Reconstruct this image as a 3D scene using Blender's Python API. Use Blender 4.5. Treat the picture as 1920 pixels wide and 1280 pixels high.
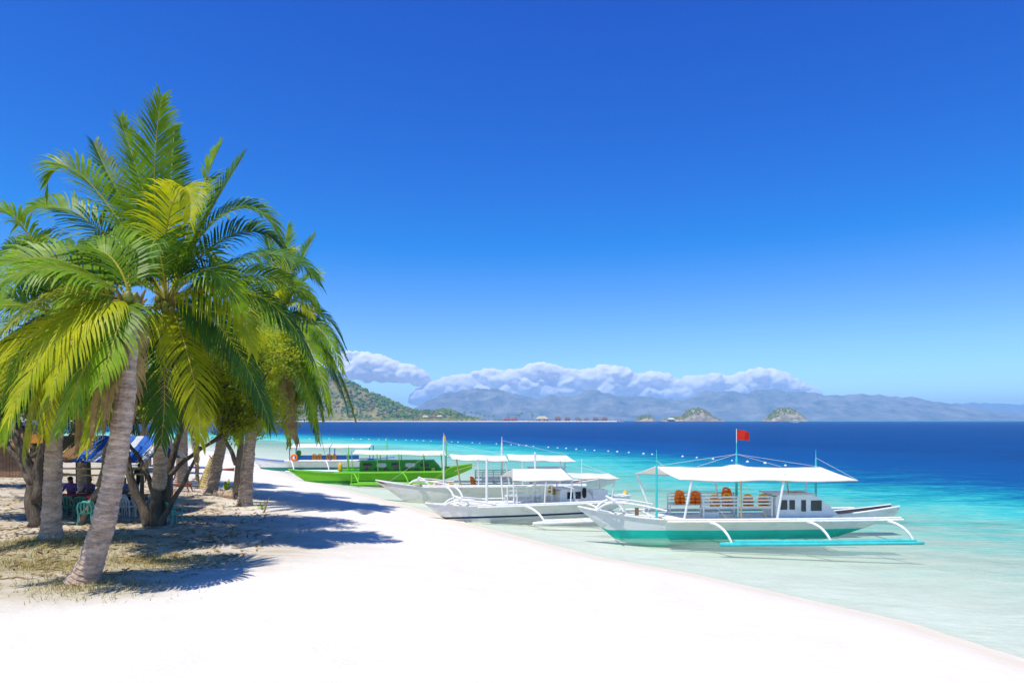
import bpy, math, random
import numpy as np
from mathutils import Vector, Matrix, noise as mnoise

R = math.radians
rnd = random.Random(7)
scene = bpy.context.scene
for o in list(bpy.data.objects):
    bpy.data.objects.remove(o)
COL = scene.collection

# ------------------------------------------------------------------ camera
CAMZ = 5.0
cam_d = bpy.data.cameras.new('camera')
cam = bpy.data.objects.new('camera', cam_d)
COL.objects.link(cam)
cam.location = (0, 0, CAMZ)
cam.rotation_euler = (R(90), 0, 0)
cam_d.sensor_width = 36.0
cam_d.lens = 24.0
cam_d.shift_y = 147.0 / 1920.0
cam_d.clip_start = 0.1
cam_d.clip_end = 80000
scene.camera = cam

# ------------------------------------------------------------------ world, sun, exposure
SUN_E = R(68)
SUN_H = (-0.6, -0.8)
world = bpy.data.worlds.new('World')
scene.world = world
world.use_nodes = True
wt = world.node_tree
wt.nodes.clear()
w_out = wt.nodes.new('ShaderNodeOutputWorld')
w_bg = wt.nodes.new('ShaderNodeBackground')
w_sky = wt.nodes.new('ShaderNodeTexSky')
w_sky.sky_type = 'NISHITA'
w_sky.sun_disc = False
w_sky.sun_elevation = SUN_E
w_sky.sun_rotation = math.atan2(SUN_H[0], SUN_H[1])
w_sky.altitude = 0
w_sky.air_density = 1.0
w_sky.dust_density = 0.15
w_sky.ozone_density = 3.0
# a deep, polarised tropical blue: each channel of the sky gets its own contrast
w_sep = wt.nodes.new('ShaderNodeSeparateColor')
w_com = wt.nodes.new('ShaderNodeCombineColor')
wt.links.new(w_sky.outputs[0], w_sep.inputs[0])
for ch, (gain, off, power) in enumerate(((0.128, 0.245, 1.0), (0.135, 0.0, 1.85), (0.143, 0.0, 1.0))):
    a = wt.nodes.new('ShaderNodeMath')
    a.operation = 'MULTIPLY_ADD'
    a.inputs[1].default_value = gain
    a.inputs[2].default_value = -off
    a.use_clamp = False
    mxn = wt.nodes.new('ShaderNodeMath')
    mxn.operation = 'MAXIMUM'
    mxn.inputs[1].default_value = 0.0004
    p = wt.nodes.new('ShaderNodeMath')
    p.operation = 'POWER'
    p.inputs[1].default_value = power
    q = wt.nodes.new('ShaderNodeMath')
    q.operation = 'MULTIPLY'
    q.inputs[1].default_value = 1.0 / 0.12
    wt.links.new(w_sep.outputs[ch], a.inputs[0])
    wt.links.new(a.outputs[0], mxn.inputs[0])
    wt.links.new(mxn.outputs[0], p.inputs[0])
    wt.links.new(p.outputs[0], q.inputs[0])
    wt.links.new(q.outputs[0], w_com.inputs[ch])
w_bg.inputs['Strength'].default_value = 0.12
wt.links.new(w_com.outputs[0], w_bg.inputs['Color'])
wt.links.new(w_bg.outputs[0], w_out.inputs['Surface'])

sun_d = bpy.data.lights.new('sun', 'SUN')
sun_d.energy = 4.4
sun_d.angle = R(0.5)
sun_d.color = (1.0, 0.955, 0.88)
sun = bpy.data.objects.new('sun', sun_d)
COL.objects.link(sun)
to_sun = Vector((SUN_H[0] * math.cos(SUN_E), SUN_H[1] * math.cos(SUN_E), math.sin(SUN_E)))
sun.rotation_euler = to_sun.to_track_quat('Z', 'Y').to_euler()
sun.location = (0, 0, 60)

vs = scene.view_settings
vs.view_transform = 'Standard'
vs.look = 'None'
vs.gamma = 1.0
vs.exposure = 0.3
vs.use_curve_mapping = False
scene.cycles.max_bounces = 10
scene.cycles.transparent_max_bounces = 24
scene.cycles.volume_bounces = 1
scene.cycles.diffuse_bounces = 8
scene.cycles.transmission_bounces = 10
scene.cycles.use_denoising = True
scene.cycles.caustics_reflective = False
scene.cycles.caustics_refractive = False


# ------------------------------------------------------------------ materials
def lin(h):
    h = h.lstrip('#')
    out = []
    for i in (0, 2, 4):
        v = int(h[i:i + 2], 16) / 255.0
        out.append(v / 12.92 if v <= 0.04045 else ((v + 0.055) / 1.055) ** 2.4)
    return tuple(out)


def mat(name, col, rough=0.6, var=0.0, scale=3.0, bump=0.0, bscale=None, spec=0.3, trans=0.0, dirt=None, dirt_amt=0.0,
        stretch=(1, 1, 1), col2=None):
    m = bpy.data.materials.new(name)
    m.use_nodes = True
    nt = m.node_tree
    b = nt.nodes['Principled BSDF']
    b.inputs['Roughness'].default_value = rough
    b.inputs['Specular IOR Level'].default_value = spec
    tc = nt.nodes.new('ShaderNodeTexCoord')
    mp = nt.nodes.new('ShaderNodeMapping')
    mp.inputs['Scale'].default_value = stretch
    nt.links.new(tc.outputs['Object'], mp.inputs['Vector'])
    csock = None
    if var > 0 or col2:
        n = nt.nodes.new('ShaderNodeTexNoise')
        n.inputs['Scale'].default_value = scale
        n.inputs['Detail'].default_value = 5
        n.inputs['Roughness'].default_value = 0.65
        nt.links.new(mp.outputs[0], n.inputs['Vector'])
        r = nt.nodes.new('ShaderNodeValToRGB')
        r.color_ramp.elements[0].position = 0.3
        r.color_ramp.elements[1].position = 0.7
        ca = [min(1, c * (1 - var)) for c in col]
        cb = [min(1, c * (1 + var)) for c in (col2 or col)]
        r.color_ramp.elements[0].color = (*ca, 1)
        r.color_ramp.elements[1].color = (*cb, 1)
        nt.links.new(n.outputs['Fac'], r.inputs['Fac'])
        csock = r.outputs['Color']
    if dirt:
        n2 = nt.nodes.new('ShaderNodeTexNoise')
        n2.inputs['Scale'].default_value = scale * 2.3
        n2.inputs['Detail'].default_value = 8
        n2.inputs['Roughness'].default_value = 0.75
        nt.links.new(mp.outputs[0], n2.inputs['Vector'])
        r2 = nt.nodes.new('ShaderNodeValToRGB')
        r2.color_ramp.elements[0].position = 0.52
        r2.color_ramp.elements[1].position = 0.75
        r2.color_ramp.elements[0].color = (0, 0, 0, 1)
        r2.color_ramp.elements[1].color = (dirt_amt, dirt_amt, dirt_amt, 1)
        nt.links.new(n2.outputs['Fac'], r2.inputs['Fac'])
        mx = nt.nodes.new('ShaderNodeMix')
        mx.data_type = 'RGBA'
        nt.links.new(r2.outputs['Color'], mx.inputs['Factor'])
        if csock:
            nt.links.new(csock, mx.inputs['A'])
        else:
            mx.inputs['A'].default_value = (*col, 1)
        mx.inputs['B'].default_value = (*dirt, 1)
        csock = mx.outputs['Result']
    if csock:
        nt.links.new(csock, b.inputs['Base Color'])
    else:
        b.inputs['Base Color'].default_value = (*col, 1)
    if bump > 0:
        n3 = nt.nodes.new('ShaderNodeTexNoise')
        n3.inputs['Scale'].default_value = bscale or scale * 4
        n3.inputs['Detail'].default_value = 4
        nt.links.new(mp.outputs[0], n3.inputs['Vector'])
        bp = nt.nodes.new('ShaderNodeBump')
        bp.inputs['Strength'].default_value = bump
        bp.inputs['Distance'].default_value = 0.05
        nt.links.new(n3.outputs['Fac'], bp.inputs['Height'])
        nt.links.new(bp.outputs[0], b.inputs['Normal'])
    if trans > 0:
        t = nt.nodes.new('ShaderNodeBsdfTranslucent')
        if csock:
            nt.links.new(csock, t.inputs['Color'])
        else:
            t.inputs['Color'].default_value = (*col, 1)
        ms = nt.nodes.new('ShaderNodeMixShader')
        ms.inputs['Fac'].default_value = trans
        nt.links.new(b.outputs[0], ms.inputs[1])
        nt.links.new(t.outputs[0], ms.inputs[2])
        nt.links.new(ms.outputs[0], nt.nodes['Material Output'].inputs['Surface'])
    return m


DIRT = lin('#6b5a44')
M = {}
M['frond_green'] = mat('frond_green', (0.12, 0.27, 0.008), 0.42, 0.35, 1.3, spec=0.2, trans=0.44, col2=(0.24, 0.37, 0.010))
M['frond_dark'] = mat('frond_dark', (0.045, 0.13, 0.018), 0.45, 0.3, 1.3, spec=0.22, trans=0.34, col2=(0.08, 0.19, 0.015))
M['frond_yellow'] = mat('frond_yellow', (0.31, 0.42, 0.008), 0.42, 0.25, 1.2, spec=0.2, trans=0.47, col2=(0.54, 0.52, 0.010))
M['frond_dry'] = mat('frond_dry', (0.30, 0.19, 0.07), 0.8, 0.4, 2.5, trans=0.2, col2=(0.42, 0.28, 0.10))
M['rachis'] = mat('rachis', (0.42, 0.36, 0.03), 0.5, 0.25, 2)
M['rachis_dry'] = mat('rachis_dry', (0.22, 0.13, 0.06), 0.7, 0.3, 3)
M['palm_bark'] = mat('palm_bark', (0.38, 0.265, 0.19), 0.9, 0.35, 3.0, 0.7, 14, col2=(0.54, 0.40, 0.29), stretch=(1, 1, 2.5),
                     dirt=(0.09, 0.07, 0.06), dirt_amt=0.8)
M['bark_dark'] = mat('bark_dark', (0.085, 0.062, 0.045), 0.9, 0.45, 5, 0.8, 20, stretch=(1, 1, 0.35), col2=(0.13, 0.10, 0.07))
M['bark_tan'] = mat('bark_tan', (0.26, 0.19, 0.13), 0.9, 0.4, 5, 0.6, 20, stretch=(1, 1, 0.35))
M['coconut'] = mat('coconut', (0.12, 0.17, 0.02), 0.45, 0.35, 4, col2=(0.24, 0.22, 0.03))
M['fibre'] = mat('fibre', (0.22, 0.16, 0.05), 0.9, 0.4, 8)
M['leaf_lime'] = mat('leaf_lime', (0.27, 0.38, 0.012), 0.5, 0.3, 1.1, trans=0.55, col2=(0.48, 0.50, 0.02))
M['leaf_green'] = mat('leaf_green', (0.06, 0.13, 0.015), 0.5, 0.4, 1.0, trans=0.35, col2=(0.12, 0.18, 0.02))
M['leaf_olive'] = mat('leaf_olive', (0.10, 0.12, 0.025), 0.6, 0.4, 1.0, trans=0.3, col2=(0.18, 0.15, 0.04))
PW = (0.78, 0.78, 0.755)
M['white_paint'] = mat('white_paint', PW, 0.45, 0.05, 1.5, 0.05, 9, dirt=DIRT, dirt_amt=0.35, stretch=(0.5, 1, 1))
M['white_worn'] = mat('white_worn', (0.72, 0.72, 0.68), 0.55, 0.08, 1.2, 0.08, 9, dirt=(0.25, 0.24, 0.19), dirt_amt=0.5, stretch=(0.35, 1, 1))
M['white_pole'] = mat('white_pole', (0.80, 0.79, 0.76), 0.5, 0.06, 3, dirt=DIRT, dirt_amt=0.5)
M['grey_paint'] = mat('grey_paint', (0.56, 0.57, 0.58), 0.5, 0.1, 2, dirt=DIRT, dirt_amt=0.4)
M['teal'] = mat('teal', (0.0, 0.50, 0.38), 0.4, 0.12, 1.5, dirt=(0.03, 0.2, 0.16), dirt_amt=0.35, stretch=(0.4, 1, 1))
M['teal_dark'] = mat('teal_dark', (0.01, 0.24, 0.22), 0.4, 0.15, 1.5)
M['turquoise'] = mat('turquoise', (0.06, 0.52, 0.50), 0.4, 0.12, 2.5, dirt=(0.08, 0.16, 0.12), dirt_amt=0.45)
M['navy'] = mat('navy', (0.01, 0.02, 0.09), 0.4, 0.2, 2)
M['blue_paint'] = mat('blue_paint', (0.02, 0.15, 0.48), 0.4, 0.15, 2)
M['lime_paint'] = mat('lime_paint', (0.16, 0.52, 0.012), 0.42, 0.12, 1.5, dirt=(0.06, 0.2, 0.01), dirt_amt=0.5, stretch=(0.4, 1, 1))
M['green_paint'] = mat('green_paint', (0.02, 0.26, 0.015), 0.45, 0.18, 1.5, dirt=(0.01, 0.08, 0.01), dirt_amt=0.5)
M['bamboo'] = mat('bamboo', (0.50, 0.38, 0.14), 0.6, 0.25, 4, dirt=DIRT, dirt_amt=0.5)
M['wood'] = mat('wood', (0.22, 0.13, 0.07), 0.75, 0.35, 4, 0.3, stretch=(0.3, 1, 1))
M['red_wood'] = mat('red_wood', (0.26, 0.07, 0.035), 0.6, 0.3, 4)
M['dark_hold'] = mat('dark_hold', (0.06, 0.045, 0.05), 0.8, 0.4, 3)
M['canvas'] = mat('canvas', (0.85, 0.84, 0.80), 0.85, 0.04, 1.5, 0.1, 6, trans=0.42)
M['hem'] = mat('hem', (0.38, 0.32, 0.22), 0.9, 0.2, 5)
M['glass'] = mat('glass', (0.015, 0.02, 0.035), 0.08, 0.2, 3, spec=0.7)
M['orange'] = mat('orange', (1.0, 0.20, 0.006), 0.7, 0.2, 6, 0.25, 18, col2=(0.90, 0.17, 0.01))
M['orange_light'] = mat('orange_light', (1.0, 0.36, 0.04), 0.7, 0.2, 6, 0.25, 18)
M['strap'] = mat('strap', (0.03, 0.03, 0.035), 0.7)
M['red_cloth'] = mat('red_cloth', (0.75, 0.03, 0.012), 0.8, 0.12, 6, trans=0.35)
M['red_item'] = mat('red_item', (0.5, 0.03, 0.02), 0.6, 0.2, 6)
M['yellow_item'] = mat('yellow_item', (0.75, 0.45, 0.02), 0.6, 0.2, 6)
M['rope'] = mat('rope', (0.68, 0.64, 0.52), 0.9)
M['rope_yellow'] = mat('rope_yellow', (0.72, 0.55, 0.06), 0.9)
M['buoy'] = mat('buoy', (0.82, 0.82, 0.80), 0.5)
M['plastic_green'] = mat('plastic_green', (0.12, 0.46, 0.36), 0.4, 0.1, 4)
M['plastic_dark'] = mat('plastic_dark', (0.02, 0.22, 0.14), 0.4, 0.1, 4)
M['plastic_white'] = mat('plastic_white', (0.66, 0.64, 0.62), 0.4, 0.1, 4)
M['maroon'] = mat('maroon', (0.22, 0.018, 0.02), 0.8, 0.2, 5)
M['tarp_blue'] = mat('tarp_blue', (0.02, 0.13, 0.52), 0.55, 0.3, 3, 0.3, 6, trans=0.25)
M['tarp_white'] = mat('tarp_white', (0.62, 0.66, 0.70), 0.55, 0.15, 3, 0.3, 6, trans=0.25)
M['thatch'] = mat('thatch', (0.24, 0.14, 0.06), 0.95, 0.5, 9, 0.9, 30, stretch=(4, 1, 1))
M['skin'] = mat('skin', (0.28, 0.145, 0.085), 0.55, 0.08, 8)
M['hair'] = mat('hair', (0.012, 0.009, 0.008), 0.5)
M['cloth_black'] = mat('cloth_black', (0.018, 0.018, 0.022), 0.85, 0.2, 6)
M['cloth_blue'] = mat('cloth_blue', (0.05, 0.16, 0.48), 0.85, 0.25, 6)
M['cloth_denim'] = mat('cloth_denim', (0.05, 0.08, 0.20), 0.85, 0.25, 8, col2=(0.30, 0.38, 0.55))
M['cloth_purple'] = mat('cloth_purple', (0.13, 0.06, 0.22), 0.85, 0.25, 6)
M['cloth_magenta'] = mat('cloth_magenta', (0.42, 0.015, 0.20), 0.85, 0.25, 6)
M['orange_board'] = mat('orange_board', (0.48, 0.20, 0.03), 0.7, 0.3, 6)


# ------------------------------------------------------------------ mesh helpers
class MB:
    def __init__(s):
        s.v, s.f, s.m = [], [], []

    def add(s, verts, faces, mi=0):
        n = len(s.v)
        s.v += [tuple(p) for p in verts]
        s.f += [tuple(i + n for i in f) for f in faces]
        s.m += [mi] * len(faces)

    def box(s, c, d, mi=0, rz=0.0, top=1.0):
        hx, hy, hz = d[0] / 2, d[1] / 2, d[2] / 2
        cs, sn = math.cos(rz), math.sin(rz)
        vs_ = []
        for z, k in ((-hz, 1.0), (hz, top)):
            for x, y in ((-hx, -hy), (hx, -hy), (hx, hy), (-hx, hy)):
                x, y = x * k, y * k
                vs_.append((c[0] + x * cs - y * sn, c[1] + x * sn + y * cs, c[2] + z))
        s.add(vs_, [(3, 2, 1, 0), (4, 5, 6, 7), (0, 1, 5, 4), (1, 2, 6, 5), (2, 3, 7, 6), (3, 0, 4, 7)], mi)

    def tube(s, pts, r, n=8, mi=0, cap=True):
        pts = [Vector(p) for p in pts]
        if not isinstance(r, (list, tuple)):
            r = [r] * len(pts)
        vs_, fs = [], []
        prev = None
        for i, p in enumerate(pts):
            t = (pts[min(i + 1, len(pts) - 1)] - pts[max(i - 1, 0)])
            t = t.normalized() if t.length > 1e-9 else Vector((0, 0, 1))
            if prev is None:
                a = Vector((0, 0, 1)) if abs(t.z) < 0.9 else Vector((1, 0, 0))
                u = t.cross(a).normalized()
            else:
                u = (prev - t * prev.dot(t))
                u = u.normalized() if u.length > 1e-6 else t.orthogonal().normalized()
            prev = u
            w = t.cross(u)
            for k in range(n):
                a = 2 * math.pi * k / n
                vs_.append(p + (u * math.cos(a) + w * math.sin(a)) * r[i])
        for i in range(len(pts) - 1):
            for k in range(n):
                k2 = (k + 1) % n
                fs.append((i * n + k, i * n + k2, (i + 1) * n + k2, (i + 1) * n + k))
        if cap:
            fs.append(tuple(range(n - 1, -1, -1)))
            fs.append(tuple((len(pts) - 1) * n + k for k in range(n)))
        s.add(vs_, fs, mi)

    def blob(s, c, d, e=0.6, nu=10, nv=7, mi=0, rz=0.0, jit=0.0, tilt=0.0):
        """puffy rounded box (superellipsoid)"""
        def sp(x):
            return math.copysign(abs(x) ** e, x)
        mt = Matrix.Rotation(rz, 3, 'Z') @ Matrix.Rotation(tilt, 3, 'X')
        vs_, fs = [], []
        for j in range(nv + 1):
            ph = -math.pi / 2 + math.pi * j / nv
            for i in range(nu):
                th = 2 * math.pi * i / nu
                k = 1 + (rnd.random() - 0.5) * jit
                q = mt @ Vector((d[0] / 2 * sp(math.cos(ph)) * sp(math.cos(th)) * k, d[1] / 2 * sp(math.cos(ph)) * sp(math.sin(th)) * k,
                                 d[2] / 2 * sp(math.sin(ph)) * k))
                vs_.append(Vector(c) + q)
        for j in range(nv):
            for i in range(nu):
                i2 = (i + 1) % nu
                fs.append((j * nu + i, j * nu + i2, (j + 1) * nu + i2, (j + 1) * nu + i))
        s.add(vs_, fs, mi)

    def build(s, name, mats, parent=None, smooth=False, loc=None, rz=None):
        me = bpy.data.meshes.new(name)
        me.from_pydata(s.v, [], s.f)
        if not isinstance(mats, (list, tuple)):
            mats = [mats]
        for m in mats:
            me.materials.append(M[m] if isinstance(m, str) else m)
        if len(mats) > 1:
            me.polygons.foreach_set('material_index', s.m)
        if smooth:
            me.polygons.foreach_set('use_smooth', [True] * len(s.f))
        me.update()
        o = bpy.data.objects.new(name, me)
        COL.objects.link(o)
        if parent:
            o.parent = parent
        if loc is not None:
            o.location = loc
        if rz is not None:
            o.rotation_euler.z = rz
        return o


def tag(o, label, cat, group=None):
    o['label'] = label
    o['category'] = cat
    if group:
        o['group'] = group
    return o


def empty(name, loc, rz=0.0):
    o = bpy.data.objects.new(name, None)
    COL.objects.link(o)
    o.location = loc
    o.rotation_euler.z = rz
    o.empty_display_size = 0.2
    return o


def structure(o):
    o['kind'] = 'structure'
    return o


def stuff(o, label=None, cat=None):
    o['kind'] = 'stuff'
    if label:
        o['label'] = label
        o['category'] = cat
    return o


def clone(o, parent=None):
    c = o.copy()
    COL.objects.link(c)
    c.parent = parent
    for ch in list(o.children):
        clone(ch, c)
    return c


def gpx(px, depth):
    """lateral metres of a picture column at a distance"""
    return (px - 960) / 1280.0 * depth


def zpx(py, depth):
    return CAMZ - (py - 787) / 1280.0 * depth


# ------------------------------------------------------------------ beach, seabed, sea
SHORE = np.array([(12, -60), (12.5, -20), (12.2, 0), (11.6, 9), (10.7, 14.3), (9.8, 16.9), (8.1, 19.2), (5.9, 22.2), (3.3, 24.8), (-1.5, 32.0), (-5, 38.0),
                  (-9.1, 44.8), (-15.2, 54), (-20.4, 62), (-28.9, 77), (-40.7, 98), (-68, 133), (-120, 175), (-260, 240), (-700, 330)], float)
DROP = np.array([(70, -60), (52, 0), (42, 30), (35, 46), (28, 56.6), (22.5, 84), (4, 128), (-20, 165), (-71, 228), (-160, 300), (-700, 460)], float)


def pdist(P, poly):
    """signed distance to a polyline (positive on its left)"""
    best = np.full(len(P), 1e18)
    sign = np.ones(len(P))
    for a, b in zip(poly[:-1], poly[1:]):
        ab = b - a
        ap = P - a
        t = np.clip((ap @ ab) / (ab @ ab), 0, 1)
        q = ap - t[:, None] * ab
        d = np.einsum('ij,ij->i', q, q)
        cr = ab[0] * ap[:, 1] - ab[1] * ap[:, 0]
        upd = d < best
        best = np.where(upd, d, best)
        sign = np.where(upd, np.sign(cr), sign)
    return np.sqrt(best) * sign


MOUNDS = []


def ground_z(P):
    P = np.atleast_2d(np.asarray(P, float))
    s = pdist(P, SHORE)
    dd = pdist(P, DROP)
    land = 1.62 * (1 - np.exp(-np.maximum(s, 0) / 9.5))
    w = np.maximum(-s, 0)
    sea = -1.9 * (1 - np.exp(-w / 20.0))
    sea = sea - np.clip(-dd, 0, 100) * 0.22
    z = np.where(s >= 0, land, sea)
    und = np.sin(P[:, 0] * 0.55 + P[:, 1] * 0.21) * np.sin(P[:, 1] * 0.43 - P[:, 0] * 0.13) * 0.06 * np.clip(s / 8, 0, 1)
    und += np.sin(P[:, 0] * 1.9 + 1.3) * np.sin(P[:, 1] * 1.6 + P[:, 0] * 0.7) * 0.022 * np.clip((s - 6) / 8, 0, 1)
    z = z + und
    for (mx, my, mr, mh) in MOUNDS:
        z = z + mh * np.exp(-((P[:, 0] - mx) ** 2 + (P[:, 1] - my) ** 2) / (mr * mr))
    return z


def gz(x, y):
    return float(ground_z([(x, y)])[0])


def axis(core0, core1, step, lo, hi, grow=1.16):
    a = list(np.arange(core0, core1 + step * 0.5, step))
    d = step
    while a[-1] < hi:
        d *= grow
        a.append(min(hi, a[-1] + d))
    d = step
    while a[0] > lo:
        d *= grow
        a.insert(0, max(lo, a[0] - d))
    return np.array(a)


def grid_object(name, xs, ys, zf, material, attrs=None, smooth=True):
    X, Y = np.meshgrid(xs, ys)
    P = np.stack([X.ravel(), Y.ravel()], 1)
    Z = zf(P)
    V = np.column_stack([P, Z])
    nx, ny = len(xs), len(ys)
    i = np.arange(nx * ny).reshape(ny, nx)
    F = np.stack([i[:-1, :-1].ravel(), i[:-1, 1:].ravel(), i[1:, 1:].ravel(), i[1:, :-1].ravel()], 1)
    me = bpy.data.meshes.new(name)
    me.from_pydata(V.tolist(), [], F.tolist())
    me.materials.append(material)
    if smooth:
        me.polygons.foreach_set('use_smooth', [True] * len(F))
    for k, f in (attrs or {}).items():
        at = me.attributes.new(k, 'FLOAT', 'POINT')
        at.data.foreach_set('value', f(P).astype(np.float32))
    o = bpy.data.objects.new(name, me)
    COL.objects.link(o)
    return o


# palm bases: (x, y)
P1 = (-9.55, 15.2)
P2 = (-13.3, 19.7)
MOUNDS += [(P1[0] + 0.1, P1[1] + 0.1, 1.3, 0.16), (P2[0], P2[1], 1.5, 0.25)]


def sand_material():
    m = bpy.data.materials.new('sand')
    m.use_nodes = True
    nt = m.node_tree
    b = nt.nodes['Principled BSDF']
    b.inputs['Roughness'].default_value = 0.95
    b.inputs['Specular IOR Level'].default_value = 0.1
    tc = nt.nodes.new('ShaderNodeTexCoord')

    def nz(scale, det=5, rough=0.6, vec=None):
        n = nt.nodes.new('ShaderNodeTexNoise')
        n.inputs['Scale'].default_value = scale
        n.inputs['Detail'].default_value = det
        n.inputs['Roughness'].default_value = rough
        nt.links.new(vec or tc.outputs['Object'], n.inputs['Vector'])
        return n.outputs['Fac']

    def ramp(s, p0, p1, c0=(0, 0, 0), c1=(1, 1, 1)):
        r = nt.nodes.new('ShaderNodeValToRGB')
        r.color_ramp.elements[0].position = p0
        r.color_ramp.elements[1].position = p1
        r.color_ramp.elements[0].color = (*c0, 1)
        r.color_ramp.elements[1].color = (*c1, 1)
        nt.links.new(s, r.inputs['Fac'])
        return r.outputs['Color']

    def mix(f, a, bb, mode='MIX'):
        x = nt.nodes.new('ShaderNodeMix')
        x.data_type = 'RGBA'
        x.blend_type = mode
        for sock, v in (('Factor', f), ('A', a), ('B', bb)):
            if hasattr(v, 'links') or hasattr(v, 'is_linked'):
                nt.links.new(v, x.inputs[sock])
            elif sock == 'Factor':
                x.inputs[sock].default_value = v
            else:
                x.inputs[sock].default_value = (*v, 1)
        return x.outputs['Result']

    def math_(op, a, bb):
        x = nt.nodes.new('ShaderNodeMath')
        x.operation = op
        for i, v in enumerate((a, bb)):
            if isinstance(v, (int, float)):
                x.inputs[i].default_value = v
            else:
                nt.links.new(v, x.inputs[i])
        return x.outputs[0]

    at = nt.nodes.new('ShaderNodeAttribute')
    at.attribute_name = 'litter'
    wet = nt.nodes.new('ShaderNodeAttribute')
    wet.attribute_name = 'wet'
    grass = nt.nodes.new('ShaderNodeAttribute')
    grass.attribute_name = 'grass'
    base = mix(ramp(nz(0.9), 0.3, 0.7), (0.69, 0.635, 0.54), (0.75, 0.70, 0.61))
    base = mix(math_('MULTIPLY', ramp(nz(34, 3), 0.55, 0.8), 0.10), base, (0.45, 0.41, 0.36))
    # damp strip along the waterline
    base = mix(math_('MULTIPLY', wet.outputs['Fac'], 0.5), base, (0.60, 0.50, 0.32))
    # trodden tan sand with leaf crumbs under the trees
    mp = nt.nodes.new('ShaderNodeMapping')
    mp.inputs['Scale'].default_value = (0.55, 1.6, 1)
    mp.inputs['Rotation'].default_value = (0, 0, R(12))
    nt.links.new(tc.outputs['Object'], mp.inputs['Vector'])
    patches = ramp(nz(1.1, 8, 0.72, mp.outputs[0]), 0.36, 0.62)
    lit = math_('MULTIPLY', at.outputs['Fac'], math_('ADD', 0.35, math_('MULTIPLY', patches, 0.65)))
    base = mix(lit, base, (0.40, 0.325, 0.20))
    crumbs = ramp(nz(9, 8, 0.8, mp.outputs[0]), 0.56, 0.70)
    base = mix(math_('MULTIPLY', math_('MULTIPLY', at.outputs['Fac'], crumbs), 0.65), base, (0.20, 0.14, 0.075))
    gpat = ramp(nz(3.0, 8, 0.75), 0.35, 0.6)
    base = mix(math_('MULTIPLY', grass.outputs['Fac'], math_('ADD', 0.3, math_('MULTIPLY', gpat, 0.6))), base, (0.26, 0.215, 0.07))
    nt.links.new(base, b.inputs['Base Color'])
    bp = nt.nodes.new('ShaderNodeBump')
    bp.inputs['Strength'].default_value = 0.55
    bp.inputs['Distance'].default_value = 0.07
    hh = math_('ADD', nz(2.6, 6, 0.6), math_('MULTIPLY', nz(14, 4), 0.35))
    nt.links.new(hh, bp.inputs['Height'])
    nt.links.new(bp.outputs[0], b.inputs['Normal'])
    return m


def litter_f(P):
    s = pdist(P, SHORE)
    v = np.clip((s - 6.5) / 6.0, 0, 1)
    # bare white foreshore towards the camera and right
    q = (-P[:, 0] - 6.5) / 4.0 + (P[:, 1] - 15.5) / 5.0
    v = np.where(P[:, 1] < 40, v * np.clip(q, 0, 1), v)
    return v


def wet_f(P):
    s = pdist(P, SHORE)
    return np.exp(-((s - 0.5) / 0.75) ** 2)


def grass_f(P):
    v = np.zeros(len(P))
    for (mx, my, mr) in ((P1[0] + 0.3, P1[1] - 0.2, 1.2), (P2[0] + 0.3, P2[1] - 0.3, 1.9), (-12.0, 17.2, 1.6), (-9.5, 18.2, 1.2)):
        v = np.maximum(v, np.exp(-(((P[:, 0] - mx) / 1.4) ** 2 + (P[:, 1] - my) ** 2) / (mr * mr)))
    return v


gx = axis(-26, 14, 0.32, -700, 9000, 1.17)
gy = axis(6, 46, 0.32, -60, 500, 1.14)
gx = gx[gx < 700]
beach = structure(grid_object('beach', gx, gy, ground_z, sand_material(), {'litter': litter_f, 'wet': wet_f, 'grass': grass_f}))


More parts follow.
